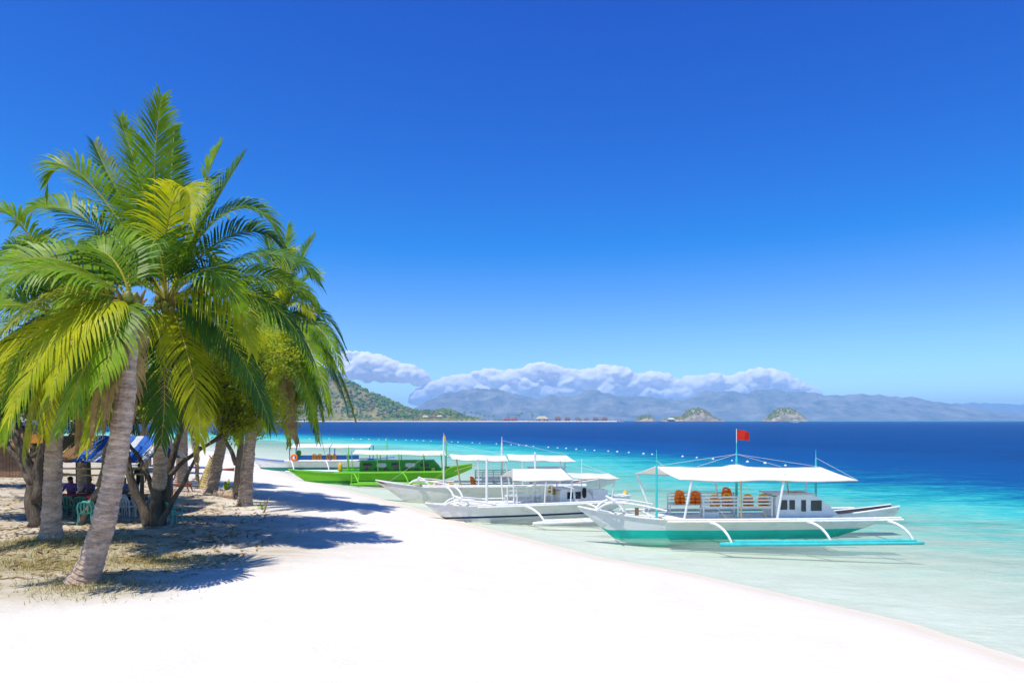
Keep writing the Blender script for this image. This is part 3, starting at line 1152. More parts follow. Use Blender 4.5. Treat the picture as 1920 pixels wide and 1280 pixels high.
def coco_palm(base, path, label, fronds, seed, r_base=.2, r_top=.13, nuts=0, boots=10, group='coconut palms on the beach', flare=1.55, ll=1.2):
    """path: trunk curve relative to base; fronds: list of (ctrl offsets from heart, kind)"""
    r = random.Random(seed)
    e = empty('palm_tree', (base[0], base[1], gz(*base) - 0.06))
    palm_trunk(path, r_base, r_top, r, flare).build('trunk', 'palm_bark', e)
    heart = Vector(path[-1])
    kinds = {'g': ('rachis', 'frond_green'), 'd': ('rachis', 'frond_dark'), 'y': ('rachis', 'frond_yellow'), 'x': ('rachis_dry', 'frond_dry')}
    for ctrl, kind, opt in fronds:
        c = [heart + Vector(p) for p in ctrl]
        o = dict(nl=46, ll=ll, mats=None)
        tipv = Vector(ctrl[-1])
        o['twist'] = .75 * abs(tipv.x) / (math.hypot(tipv.x, tipv.y) + .1) * r.uniform(.6, 1.2)
        o.update(opt)
        o.pop('mats')
        fb = make_frond(c, r, **o)
        fb.build('frond', kinds[kind], e)
    # fibrous leaf bases round the heart
    for k in range(boots):
        a = 2 * math.pi * k / boots
        b = MB()
        d = Vector((math.cos(a), math.sin(a), 0))
        b.tube([heart + d * r_top * .7 + Vector((0, 0, -.35)), heart + d * (r_top + .03), heart + d * (r_top + .16) + Vector((0, 0, r.uniform(.12, .3)))], [.02, .05, .02], 6)
        b.build('leaf_base', 'fibre', e)
    for k in range(nuts):
        a = r.uniform(0, 6.28) if k > 8 else r.uniform(-2.6, -.3)
        b = MB()
        rad = r.uniform(.18, .36)
        z = r.uniform(-.5, .12)
        b.blob(heart + Vector((math.cos(a) * rad, math.sin(a) * rad, z)), (.21, .21, .27), .95, 10, 7, tilt=r.uniform(-.5, .5))
        b.build('coconut', 'coconut', e, smooth=True)
    return tag(e, label, 'palm tree', group)


def auto_fronds(seed, n, L, kinds='ggdgy', low=-.75, high=1.35, skip=None, drooping=1.0, **opt):
    r = random.Random(seed)
    out = []
    for k in range(n):
        a = k * 2.39996 + r.uniform(-.25, .25)
        if skip and skip(a % (2 * math.pi)):
            continue
        u = (k + .5) / n
        el = high + (low - high) * u ** .85 + r.uniform(-.12, .12)
        l = L * r.uniform(.85, 1.08) * (0.82 if u < .2 else 1)
        h = Vector((math.cos(a), math.sin(a), 0))
        d0 = h * math.cos(el) + Vector((0, 0, math.sin(el)))
        bend = drooping * (0.35 + .55 * math.cos(el) ** 1.0) * l
        c1 = d0 * l * .45
        c2 = d0 * l * .78 + Vector((0, 0, -bend * .28))
        c3 = d0 * l * .98 + Vector((0, 0, -bend)) + h * l * .05
        kd = r.choice(kinds)
        o = dict(droop=.35 + .35 * u, vee=.3 - .3 * u)
        o.update(opt)
        out.append(([(0, 0, 0), c1, c2, c3], kd, o))
    return out


def px_frond(pxs, kind, heart_px, K, dy, **opt):
    """control points given in picture units round the heart; dy: metres towards (-) or away from (+) the viewer along the leaf"""
    n = len(pxs)
    c = [(0, 0, 0)]
    for i, (x, y) in enumerate(pxs):
        c.append(((x - heart_px[0]) * K, dy * ((i + 1) / n), (heart_px[1] - y) * K))
    return (c, kind, opt)


K1 = 15.2 / 1280
HP1 = (243, 556)
f1 = []
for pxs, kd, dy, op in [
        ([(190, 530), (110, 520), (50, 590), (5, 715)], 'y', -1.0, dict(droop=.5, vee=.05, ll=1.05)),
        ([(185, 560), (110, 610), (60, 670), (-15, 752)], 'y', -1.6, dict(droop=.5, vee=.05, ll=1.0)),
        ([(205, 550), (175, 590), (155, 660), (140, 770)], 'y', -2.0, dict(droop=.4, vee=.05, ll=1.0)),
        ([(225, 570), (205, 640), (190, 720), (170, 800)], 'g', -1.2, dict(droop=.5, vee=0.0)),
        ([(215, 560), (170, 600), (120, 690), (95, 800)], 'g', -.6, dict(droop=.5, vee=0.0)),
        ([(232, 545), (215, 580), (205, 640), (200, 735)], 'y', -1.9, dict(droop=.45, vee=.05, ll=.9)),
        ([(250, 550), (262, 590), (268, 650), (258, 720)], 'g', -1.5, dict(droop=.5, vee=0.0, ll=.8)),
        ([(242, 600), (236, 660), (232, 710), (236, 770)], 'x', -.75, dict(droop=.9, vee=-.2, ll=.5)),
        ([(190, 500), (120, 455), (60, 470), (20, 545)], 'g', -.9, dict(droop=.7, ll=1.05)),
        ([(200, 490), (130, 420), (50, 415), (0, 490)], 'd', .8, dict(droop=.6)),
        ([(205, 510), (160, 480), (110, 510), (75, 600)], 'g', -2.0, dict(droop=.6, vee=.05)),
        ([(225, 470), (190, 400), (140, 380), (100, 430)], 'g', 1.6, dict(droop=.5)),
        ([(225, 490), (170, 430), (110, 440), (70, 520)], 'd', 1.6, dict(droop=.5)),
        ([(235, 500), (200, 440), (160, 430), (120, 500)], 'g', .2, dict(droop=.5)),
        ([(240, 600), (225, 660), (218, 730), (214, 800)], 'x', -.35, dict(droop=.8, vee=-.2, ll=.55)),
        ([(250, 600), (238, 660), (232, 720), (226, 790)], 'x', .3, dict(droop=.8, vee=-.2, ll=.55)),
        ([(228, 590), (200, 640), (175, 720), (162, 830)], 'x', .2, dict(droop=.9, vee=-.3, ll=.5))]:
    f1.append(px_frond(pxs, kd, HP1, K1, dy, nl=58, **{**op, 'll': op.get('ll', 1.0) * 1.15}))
coco_palm(P1, [(0, 0, 0), (.60, 0, 1.5), (1.0, 0, 3.6), ((HP1[0] - 155) * K1, 0, 6.25)], 'leaning coconut palm nearest the camera, its ringed trunk bare and sunlit', f1, 21, .26, .18, nuts=4, flare=1.5)

KB = 20.5 / 1280
HPB = (314, 548)
fB = []
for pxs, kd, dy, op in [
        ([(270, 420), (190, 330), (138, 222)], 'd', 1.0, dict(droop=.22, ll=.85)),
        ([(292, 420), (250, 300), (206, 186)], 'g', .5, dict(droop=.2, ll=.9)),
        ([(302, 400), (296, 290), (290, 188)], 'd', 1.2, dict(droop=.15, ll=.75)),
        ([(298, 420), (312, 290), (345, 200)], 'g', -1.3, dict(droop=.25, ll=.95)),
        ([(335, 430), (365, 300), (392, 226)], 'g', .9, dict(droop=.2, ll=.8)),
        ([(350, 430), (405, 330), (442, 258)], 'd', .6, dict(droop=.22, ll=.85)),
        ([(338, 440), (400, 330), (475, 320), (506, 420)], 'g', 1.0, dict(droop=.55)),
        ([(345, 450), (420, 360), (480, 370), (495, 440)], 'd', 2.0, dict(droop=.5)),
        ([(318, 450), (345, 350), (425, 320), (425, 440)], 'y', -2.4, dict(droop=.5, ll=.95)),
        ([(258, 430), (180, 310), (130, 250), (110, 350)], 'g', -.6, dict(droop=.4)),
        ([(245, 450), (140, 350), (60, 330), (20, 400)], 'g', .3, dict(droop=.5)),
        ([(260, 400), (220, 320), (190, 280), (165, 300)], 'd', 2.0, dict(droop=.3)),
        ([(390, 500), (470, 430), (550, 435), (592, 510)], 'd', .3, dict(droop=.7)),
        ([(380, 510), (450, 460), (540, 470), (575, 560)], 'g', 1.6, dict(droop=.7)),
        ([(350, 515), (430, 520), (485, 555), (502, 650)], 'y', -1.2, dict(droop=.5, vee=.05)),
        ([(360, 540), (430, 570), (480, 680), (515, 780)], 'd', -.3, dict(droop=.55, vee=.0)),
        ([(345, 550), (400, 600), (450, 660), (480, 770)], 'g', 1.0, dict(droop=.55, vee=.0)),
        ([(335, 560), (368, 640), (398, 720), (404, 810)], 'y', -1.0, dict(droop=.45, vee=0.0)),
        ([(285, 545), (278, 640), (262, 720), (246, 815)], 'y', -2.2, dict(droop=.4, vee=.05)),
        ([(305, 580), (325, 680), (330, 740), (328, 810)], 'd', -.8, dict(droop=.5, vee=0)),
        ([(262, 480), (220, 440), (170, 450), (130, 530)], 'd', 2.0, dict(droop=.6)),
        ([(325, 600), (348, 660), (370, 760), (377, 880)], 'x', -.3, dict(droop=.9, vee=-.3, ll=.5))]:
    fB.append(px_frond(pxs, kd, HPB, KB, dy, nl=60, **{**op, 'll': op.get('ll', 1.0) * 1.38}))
fB += auto_fronds(41, 9, 4.6, 'gddg', low=.35, high=1.3, ll=1.3)
PB = (-12.95, 25.1)
coco_palm(PB, [(0, 0, 0), (.5, -1.2, 2.6), (1.9, -3.0, 5.0), (gpx(314, 20.5) - PB[0], 20.5 - PB[1], 7.35)], 'tallest coconut palm of the grove, its crown heavy with green nuts', fB, 27, .25, .17, nuts=18, flare=1.3)

K2 = P2[1] / 1280
HP2 = (118, 590)
f2 = []
for pxs, kd, dy, op in [
        ([(80, 520), (40, 440), (0, 440), (-40, 500)], 'd', .5, dict(droop=.6)),
        ([(100, 500), (60, 420), (30, 405), (-10, 460)], 'g', 1.2, dict(droop=.6)),
        ([(130, 480), (150, 420), (190, 400), (230, 450)], 'd', 1.5, dict(droop=.6)),
        ([(70, 570), (20, 540), (-20, 580), (-40, 680)], 'g', -.6, dict(droop=.7)),
        ([(80, 600), (40, 620), (0, 680), (-30, 760)], 'd', -.4, dict(droop=.7)),
        ([(105, 600), (70, 660), (50, 760), (35, 860)], 'y', -1.5, dict(droop=.6)),
        ([(120, 600), (110, 660), (105, 740), (95, 830)], 'g', -1.8, dict(droop=.6)),
        ([(130, 600), (140, 660), (145, 740), (140, 820)], 'y', -1.3, dict(droop=.6)),
        ([(150, 590), (190, 620), (205, 700), (195, 800)], 'g', -.6, dict(droop=.6)),
        ([(115, 610), (85, 680), (75, 760), (72, 850)], 'y', -.6, dict(droop=.7)),
        ([(150, 600), (175, 660), (170, 760), (160, 850)], 'x', -.3, dict(droop=.8, ll=.6)),
        ([(100, 500), (70, 400), (30, 380), (10, 440)], 'g', -.8, dict(droop=.6))]:
    f2.append(px_frond(pxs, kd, HP2, K2, dy, **op))
f2 += auto_fronds(5, 12, 3.6, 'gdd', low=-.2)
coco_palm(P2, [(0, 0, 0), (.05, 0, 2.2), (.12, 0, 4.5), (.3, 0, 6.5)], 'coconut palm with upright trunk rising from a grassy root mound at left', f2, 22, .25, .17, nuts=6, flare=1.5)

coco_palm((-12.45, 31.8), [(0, 0, 0), (.15, 0, 3), (.5, .2, 6), (1.45, .4, 8.8)], 'coconut palm standing apart at right of the grove, near the water',
          auto_fronds(9, 30, 3.9, 'gddyg', low=-1.05, high=1.3, drooping=1.1) + [px_frond([(560, 600), (600, 640), (640, 690)], 'g', (522, 590), 31.8 / 1280, -.8, droop=.7),
          px_frond([(545, 620), (570, 690), (610, 760)], 'd', (522, 590), 31.8 / 1280, -.6, droop=.7), px_frond([(530, 640), (545, 760), (565, 825)], 'x', (522, 590), 31.8 / 1280, -.5, droop=.7),
          px_frond([(520, 640), (500, 720), (505, 790)], 'y', (522, 590), 31.8 / 1280, -1.0, droop=.6), px_frond([(555, 575), (610, 580), (650, 670)], 'd', (522, 590), 31.8 / 1280, .2, droop=.7)] +
          [px_frond(q, kd, (522, 590), 31.8 / 1280, dy, droop=.3, ll=1.15) for q, kd, dy in (([(512, 520), (500, 460), (488, 425)], 'd', .8), ([(525, 510), (530, 450), (535, 408)], 'g', .3),
           ([(540, 520), (560, 460), (580, 420)], 'd', 1.0), ([(550, 540), (580, 500), (603, 520)], 'g', -.5), ([(495, 540), (470, 500), (440, 520)], 'g', .6), ([(535, 540), (540, 480), (570, 470)], 'y', -1.2))],
          23, .30, .19, nuts=5, ll=1.05, flare=1.35)
coco_palm((-15.75, 35.6), [(0, 0, 0), (.5, 0, 2.2), (1.2, .1, 5), (1.2, .2, 8.6)], 'coconut palm with pale trunk leaning right behind the fallen log',
          auto_fronds(10, 26, 3.9, 'gdgy', low=-1.0), 24, .31, .19, nuts=4, flare=1.7)
coco_palm((-18.2, 29.0), [(0, 0, 0), (.0, 0, 2.5), (-.1, .1, 5), (-.4, .2, 7.6)], 'coconut palm behind the shelter, its grey trunk between the table groups',
          auto_fronds(12, 24, 3.7, 'gdd', low=-.9), 25, .24, .16, flare=1.7)
coco_palm((-19.6, 40.5), [(0, 0, 0), (.0, 0, 2.5), (.1, .1, 6), (.3, .2, 9.0)], 'thick pale palm trunk behind the dark forked tree',
          auto_fronds(13, 22, 3.8, 'gdy', low=-.9), 26, .36, .18, flare=1.3)


# ------------------------------------------------------------------ broadleaf trees
def leaf_tree(base, stems, label, crown, nleaf, leafm, barkm, seed, lsize=.16, twigs=26, group='broadleaf trees of the grove'):
    """stems: list of (points, radii) rel. to base; crown: list of (centre rel., radii) ellipsoids that the leaves fill"""
    r = random.Random(seed)
    e = empty('broadleaf_tree', (base[0], base[1], gz(*base) - .08))
    ends = []
    for pts, rad in stems:
        b = MB()
        sm, rr = [], []
        n = 12
        for i in range(n + 1):
            t = i / n
            p = bez(pts, t)
            p += Vector((mnoise.noise((t * 4, seed, rad[0] * 9)), mnoise.noise((t * 4, seed + 3, rad[0] * 9)), 0)) * .12 * (t > 0)
            sm.append(p)
            rr.append(rad[0] + (rad[1] - rad[0]) * t)
        b.tube(sm, rr, 9)
        b.build('trunk', barkm, e, smooth=True)
        ends += sm[5:]
    # limbs and twigs from the stems into the crown
    b = MB()
    tips = []
    for k in range(twigs):
        c, rad = r.choice(crown)
        tgt = Vector(c) + Vector((r.uniform(-.8, .8) * rad[0], r.uniform(-.8, .8) * rad[1], r.uniform(-.7, .7) * rad[2]))
        st = min(ends, key=lambda p: (p - tgt).length + r.uniform(0, 1.2))
        mid = st.lerp(tgt, .5) + Vector((r.uniform(-.3, .3), r.uniform(-.3, .3), r.uniform(-.2, .4)))
        L = (tgt - st).length
        pts = [bez([st, mid, tgt], i / 6) for i in range(7)]
        b.tube(pts, [max(.012, .03 * L * (1 - i / 7)) * .6 for i in range(7)], 5)
        tips += pts[2:]
        for q in range(4):
            p0 = pts[r.randint(2, 6)]
            p1 = p0 + Vector((r.uniform(-.8, .8), r.uniform(-.8, .8), r.uniform(-.5, .5)))
            b.tube([p0, p0.lerp(p1, .5) + Vector((0, 0, r.uniform(-.1, .15))), p1], [.014, .01, .006], 4)
            tips += [p0.lerp(p1, .6), p1]
    b.build('branches', barkm, e)
    # leaves in sprays round the twigs
    b = MB()
    vs_, fs = [], []
    inside = [t for t in tips]
    ns = nleaf // 22
    for k in range(ns):
        if r.random() < .6:
            c0 = r.choice(inside) + Vector((r.gauss(0, .25), r.gauss(0, .25), r.gauss(0, .2)))
        else:
            c, rad = r.choice(crown)
            while True:
                u = Vector((r.uniform(-1, 1), r.uniform(-1, 1), r.uniform(-1, 1)))
                if .35 < u.length < 1:
                    break
            c0 = Vector(c) + Vector((u.x * rad[0], u.y * rad[1], u.z * rad[2]))
            if mnoise.noise(c0 * .9 + Vector((seed, 0, 0))) < -.12:
                continue
        ax = Vector((r.gauss(0, 1), r.gauss(0, 1), r.gauss(-.15, .5))).normalized()
        for q in range(22):
            p = c0 + ax * r.uniform(-.35, .35) + Vector((r.gauss(0, .1), r.gauss(0, .1), r.gauss(0, .07)))
            d = (ax * r.uniform(-.4, 1) + Vector((r.gauss(0, .7), r.gauss(0, .7), r.gauss(-.1, .4)))).normalized()
            w = d.cross(Vector((r.gauss(0, .4), r.gauss(0, .4), 1))).normalized()
            L = lsize * r.uniform(.6, 1.2)
            W = L * .22
            n0 = len(vs_)
            vs_ += [p, p + d * L * .5 + w * W, p + d * L, p + d * L * .5 - w * W]
            fs.append((n0, n0 + 1, n0 + 2, n0 + 3))
    b.add(vs_, fs)
    b.build('crown', leafm, e)
    return tag(e, label, 'tree', group)


leaf_tree((-12.6, 24.2), [([(-.25, 0, 0), (-.5, 0, .9), (-1.1, .1, 1.5), (-1.15, 0, 3.2)], (.2, .09)),
                           ([(0, 0, 0), (.05, .1, 1.4), (-.1, .1, 2.6), (.2, .3, 4.6)], (.24, .1)),
                           ([(.1, .15, 0), (.15, .2, 1.3), (.35, .3, 2.5), (.9, .4, 4.4)], (.18, .08)),
                           ([(.15, -.1, 0), (.4, -.1, .7), (1.0, 0, 1.6), (1.5, .1, 2.9)], (.12, .04)),
                           ([(.1, .1, 1.3), (.5, .2, 2.2), (1.2, .3, 2.7), (2.1, .4, 3.2)], (.1, .05)),
                           ([(-.1, .1, 1.0), (-.3, .2, 2.0), (-.9, .3, 2.6), (-1.5, .4, 3.4)], (.1, .05))],
          'dark forked tree with many stems beside the pale green chairs',
          [((1.6, .8, 5.6), (2.3, 1.6, 1.7)), ((2.8, .9, 4.3), (1.6, 1.3, 1.2)), ((-.4, 1.0, 5.2), (1.8, 1.4, 1.5)), ((3.2, 1.2, 6.2), (1.4, 1.3, 1.2))], 34000, 'leaf_lime', 'bark_dark', 31,
          twigs=34)
leaf_tree((-13.9, 34.4), [([(0, 0, 0), (.1, 0, 2), (.3, 0, 3.6), (.8, 0, 5.4)], (.2, .09)), ([(.1, 0, 1.6), (.5, .2, 2.8), (1.2, .2, 3.6), (2.2, .2, 5)], (.12, .05)),
                          ([(0, 0, 1.8), (-.4, .2, 2.8), (-.9, .2, 3.6), (-1.4, .2, 5)], (.12, .05))],
          'feathery yellow green tree behind the right hand palms',
          [((.9, 0, 6.0), (2.2, 1.6, 1.6)), ((2.1, .2, 4.6), (1.4, 1.3, 1.2)), ((-.8, .3, 5.0), (1.8, 1.4, 1.4)), ((1.1, .1, 7.4), (1.5, 1.2, 1.0))], 30000, 'leaf_lime', 'bark_tan', 32, twigs=34)
leaf_tree((-16.35, 23.4), [([(0, 0, 0), (0, 0, 1.0), (-.1, 0, 1.6), (-.8, .1, 3.6)], (.26, .12)), ([(.05, 0, .9), (.2, 0, 1.7), (.1, .1, 2.8), (.4, .2, 4.8)], (.2, .1)),
                           ([(-.1, 0, 1.5), (-.5, .1, 2.4), (-1.2, .2, 3.0), (-2.2, .3, 3.8)], (.12, .06))],
          'dark trunked tree directly behind the palm with the grassy mound',
          [((-.6, .8, 5.6), (2.4, 1.7, 1.5)), ((-2.4, 1.0, 4.6), (1.8, 1.4, 1.2)), ((1.2, 1.2, 5.2), (1.7, 1.4, 1.3))], 26000, 'leaf_green', 'bark_dark', 33)
leaf_tree((-15.3, 24.2), [([(0, 0, 0), (.4, 0, .9), (.7, 0, 1.6), (1.5, .3, 2.7)], (.13, .06)), ([(.6, 0, 1.4), (.9, .1, 2.2), (.8, .2, 3.2), (1.2, .3, 4.4)], (.07, .04))],
          'thin mossy tree leaning right across the shelter front', [((1.3, .8, 4.6), (1.5, 1.2, 1.0))], 4200, 'leaf_olive', 'bark_tan', 34, twigs=16)
for i, (x, y, h, lm, bm, lb) in enumerate([
        (-20.6, 30.5, 6.2, 'leaf_olive', 'bark_dark', 'dark leaning tree behind the left table under the shelter'),
        (-27.5, 36, 6.5, 'leaf_green', 'bark_dark', 'shady tree at far left beside the plank hut'),
        (-33.5, 43, 7.5, 'leaf_olive', 'bark_dark', 'brownish tree at the left edge behind the plank hut'),
        (-27.0, 50, 7.0, 'leaf_lime', 'bark_tan', 'light green tree behind the shelter, farther back'),
        (-30.5, 57, 7.5, 'leaf_green', 'bark_tan', 'deep green tree at the back of the grove')]):
    leaf_tree((x, y), [([(0, 0, 0), (.2, 0, h * .2), (-.3, 0, h * .4), (.1, 0, h * .75)], (.26, .1)), ([(-.1, 0, h * .28), (.4, .1, h * .42), (1.2, .1, h * .5), (1.7, .2, h * .75)], (.14, .06)),
                       ([(-.1, 0, h * .25), (-.6, .1, h * .4), (-1.3, .1, h * .5), (-1.9, .2, h * .7)], (.14, .06))], lb,
              [((0, 0, h * .85), (2.6, 1.8, 1.5)), ((1.8, .2, h * .72), (1.9, 1.5, 1.3)), ((-1.9, .2, h * .7), (2.0, 1.5, 1.3))], 14000, lm, bm, 40 + i, lsize=.2)
#@@NEXT
# ------------------------------------------------------------------ outrigger boats
class Boat:
    def __init__(s, name, label, x, y, th, group='outrigger boats moored along the beach'):
        s.e = empty(name, (x, y, 0), th)
        tag(s.e, label, 'boat', group)

    def mesh(s, name, b, m, parent=None, smooth=False):
        return b.build(name, m, parent or s.e, smooth)

    def pole(s, name, pts, r, m, parent=None, n=7, sm=1):
        b = MB()
        if sm > 1:
            k = len(pts)
            pts = [bez(pts, i / sm) for i in range(sm + 1)]
            if isinstance(r, (list, tuple)) and len(r) == 2:
                r = [r[0] + (r[1] - r[0]) * i / sm for i in range(sm + 1)]
        b.tube(pts, r, n)
        return s.mesh(name, b, m, parent)

    def hull(s, L, bow, stern, beam, sheer, bow_z, stern_z, zb, mats, draft=.38, stripe=None, hold=None, transom=.28, rim='white_paint', floor='white_worn', sternkeel=.35):
        """L: waterline length from a=0; bow/stern: overhangs; mats: (bottom, top[, stripe])"""
        n = 44
        secs = []
        for i in range(n + 1):
            u = i / n
            a = -bow + (L + bow + stern) * u
            if a < 0:
                q = -a / bow
                k = -draft * .55 * (1 - q) ** 1.0 + (bow_z - .06) * q ** 1.08 if q > 0 else -draft
                k = -.03 * (1 - q) + (bow_z - .07) * q
            else:
                k = -draft * min(1, a / 1.6) ** .7 - .03
                if a > L * .62:
                    q = (a - L * .62) / (L * .38 + stern)
                    k += (draft + stern_z - .42 + .03) * q ** 1.9
            sh = sheer
            if a < L * .22:
                q = (L * .22 - a) / (L * .22 + bow)
                sh = sheer + (bow_z - sheer) * q ** 1.7
            if a > L * .62:
                q = (a - L * .62) / (L * .38 + stern)
                sh = sheer + (stern_z - sheer) * q ** 1.6
            fw = min(1, (u / .42)) ** .72 if u < .42 else 1.0
            bw = beam / 2 * (.045 + .955 * fw)
            if u > .6:
                q = (u - .6) / .4
                bw *= 1 - (1 - transom * 2 / beam) * q ** 1.6
            k = min(k, sh - .05)
            secs.append((a, k, sh, bw))
        lev_fixed = [-.2, 0.0, zb - (stripe or .0), zb]
        rows = []
        for (a, k, sh, bw) in secs:
            zs_ = [k] + [min(max(z, k), sh) for z in lev_fixed] + [max(k, zb) + (sh - max(k, zb)) * f if sh > zb else sh for f in (.33, .66)] + [sh]
            zs_ = [min(max(z, k), sh) for z in zs_]
            row = []
            for z in zs_:
                f = (z - k) / max(sh - k, .02)
                row.append((a, bw * (f ** .42 if f > 0 else 0), z))
            rows.append(row)
        m = len(rows[0])
        b = MB()
        vs_, idx = [], {}
        for i, row in enumerate(rows):
            for j, (a, w, z) in enumerate(row):
                idx[i, j, 0] = len(vs_)
                vs_.append((a, -w, z))
                idx[i, j, 1] = len(vs_)
                vs_.append((a, w, z))
        faces = {0: [], 1: [], 2: []}
        for i in range(n):
            for j in range(m - 1):
                mi = 0 if j < 3 else (2 if j == 3 and stripe else (0 if j == 3 else 1))
                if j == 3 and not stripe:
                    mi = 0
                faces[mi].append((idx[i, j, 0], idx[i + 1, j, 0], idx[i + 1, j + 1, 0], idx[i, j + 1, 0]))
                faces[mi].append((idx[i, j, 1], idx[i, j + 1, 1], idx[i + 1, j + 1, 1], idx[i + 1, j, 1]))
        for mi in faces:
            if faces[mi]:
                n0 = len(b.f)
                b.f += faces[mi]
                b.m += [mi] * len(faces[mi])
        # transom
        tf = []
        for j in range(m - 1):
            tf.append((idx[n, j, 0], idx[n, j, 1], idx[n, j + 1, 1], idx[n, j + 1, 0]))
        b.f += tf
        b.m += [1] * len(tf)
        b.v = vs_
        mm_ = [mats[0], mats[1], mats[2] if len(mats) > 2 else mats[1]]
        h = s.mesh('hull', b, mm_)
        # gunwale rim and inner floor
        for sd in (-1, 1):
            g = MB()
            pts = [(a, sd * (bw + .01), sh + .015) for (a, k, sh, bw) in secs]
            g.tube(pts, .038, 6)
            s.mesh('gunwale', g, rim)
        f = MB()
        vv, ff, mi = [], [], []
        for (a, k, sh, bw) in secs:
            z = max(sh - .13, k + .02)
            vv += [(a, -bw * .97, sh - .01), (a, -bw * .86, z), (a, bw * .86, z), (a, bw * .97, sh - .01)]
        f.v = vv
        for i in range(n):
            dark = hold and hold[0] <= secs[i][0] <= hold[1]
            for q in range(3):
                f.f.append((4 * i + q, 4 * i + q + 1, 4 * i + 4 + q + 1, 4 * i + 4 + q))
                f.m.append(1 if dark else 0)
        s.mesh('inner_floor', f, [floor, 'dark_hold'], h)
        s.secs = secs
        return h

    def deck(s, a0, a1, y0, y1, z, m='white_worn'):
        w = .24
        k = 0
        y = y0
        while y < y1 - .01:
            b = MB()
            yy = min(y + w, y1)
            b.box(((a0 + a1) / 2, (y + yy) / 2, z + (k % 2) * .004), (a1 - a0, yy - y - .015, .05))
            s.mesh('deck_plank', b, m)
            y = yy
            k += 1
        return

    def canopy(s, near, far, ridge, m='canvas', sag=.05, bump=None, n=20, hem='hem'):
        """near/far/ridge: ((a0, y0, z0), (a1, y1, z1)) lines"""
        b = MB()
        V = []
        nv = 10
        for i in range(n + 1):
            u = i / n
            pn = Vector(near[0]).lerp(Vector(near[1]), u)
            pf = Vector(far[0]).lerp(Vector(far[1]), u)
            pr = Vector(ridge[0]).lerp(Vector(ridge[1]), u)
            pr.z -= sag * .6 * math.sin(u * math.pi * 2) ** 2
            pn.z -= sag * math.sin(u * math.pi * 2) ** 2
            pf.z -= sag * math.sin(u * math.pi * 2) ** 2
            if bump:
                pr.z += bump[1] * math.exp(-((u - bump[0]) / .05) ** 2)
            for j in range(nv + 1):
                v = j / nv
                if v <= .5:
                    p = pn.lerp(pr, v * 2)
                    p.z -= sag * .5 * math.sin(v * 2 * math.pi)
                else:
                    p = pr.lerp(pf, v * 2 - 1)
                    p.z -= sag * .5 * math.sin((v * 2 - 1) * math.pi)
                V.append(p + Vector((0, 0, mnoise.noise((p.x * 1.3, p.y * 1.3, 3.1)) * .02)))
        b.v = [tuple(p) for p in V] + [(p.x, p.y, p.z - .015) for p in V]
        N = len(V)
        st = nv + 1
        for i in range(n):
            for j in range(nv):
                q = (i * st + j, (i + 1) * st + j, (i + 1) * st + j + 1, i * st + j + 1)
                b.f.append(q)
                b.f.append(tuple(x + N for x in reversed(q)))
        o = s.mesh('canopy', b, m, smooth=True)
        for j in (0, nv):
            s.pole('hem', [V[i * st + j] - Vector((0, 0, .02)) for i in range(n + 1)], .016, hem, o, 5)
        return o

    def mast(s, a, y, z0, z1, r, m, spindle=True, tip=None):
        pts, rad = [], []
        for i in range(25):
            t = i / 24
            pts.append((a, y, z0 + (z1 - z0) * t))
            rr = r * (1 - .25 * t)
            if spindle and t > .72:
                q = (t - .72) / .28
                rr = r * .75 * (1 - q * .8) * (1 + .5 * max(0, math.sin(q * 22)) * (q < .45))
            rad.append(max(rr, .012))
        b = MB()
        b.tube(pts, rad, 8)
        return s.mesh('mast', b, m)

    def bench(s, a0, a1, y, z, face, m='white_paint', back=.52, nsl=4):
        """face: +1 the back is on the near side, -1 on the far side"""
        e = MB()
        posts = 3
        e.box(((a0 + a1) / 2, y + face * .22, z + .40), (a1 - a0, .40, .035))
        seat = s.mesh('bench', e, m)
        for i in range(posts):
            a = a0 + .04 + (a1 - a0 - .08) * i / (posts - 1)
            b = MB()
            b.box((a, y, z + .44), (.06, .05, .88))
            s.mesh('bench_post', b, m, seat)
            b = MB()
            b.box((a, y + face * .38, z + .19), (.05, .05, .38))
            s.mesh('bench_leg', b, m, seat)
        for k in range(nsl):
            b = MB()
            b.box(((a0 + a1) / 2, y + face * .036, z + .46 + .42 * k / (nsl - 1)), (a1 - a0, .022, .062))
            s.mesh('slat', b, m, seat)
        return seat

    def window(s, parent, a0, a1, z0, z1, y, m='glass', slant=0.0):
        b = MB()
        b.box(((a0 + a1) / 2, y, (z0 + z1) / 2), (a1 - a0, .02, z1 - z0))
        w = s.mesh('window', b, m, parent)
        for (ca, cz, da, dz) in (((a0 + a1) / 2, z0 - .015, a1 - a0 + .06, .03), ((a0 + a1) / 2, z1 + .015, a1 - a0 + .06, .03), (a0 - .015, (z0 + z1) / 2, .03, z1 - z0), (a1 + .015, (z0 + z1) / 2, .03, z1 - z0)):
            pass
        return w

    def cabin(s, a0, a1, aslope, y0, y1, z0, z1, m='white_paint', roof='grey_paint'):
        b = MB()
        prof = [(a0, z0), (a1, z0), (aslope + (a1 - aslope) * .55, z0 + (z1 - z0) * .5), (aslope, z1 - .06), (aslope - .25, z1), (a0 + .12, z1), (a0, z1 - .08)]
        n = len(prof)
        vs_ = [(a, y0, z) for a, z in prof] + [(a, y1, z) for a, z in prof]
        fs = [tuple(range(n)), tuple(range(2 * n - 1, n - 1, -1))]
        for i in range(n):
            j = (i + 1) % n
            fs.append((i, i + n, j + n, j))
        b.add(vs_, fs)
        c = s.mesh('cabin', b, m)
        b = MB()
        b.box(((a0 + aslope) / 2 - .1, (y0 + y1) / 2, z1 + .025), (aslope - a0 + .1, y1 - y0 + .16, .045))
        s.mesh('cabin_roof', b, roof, c)
        return c

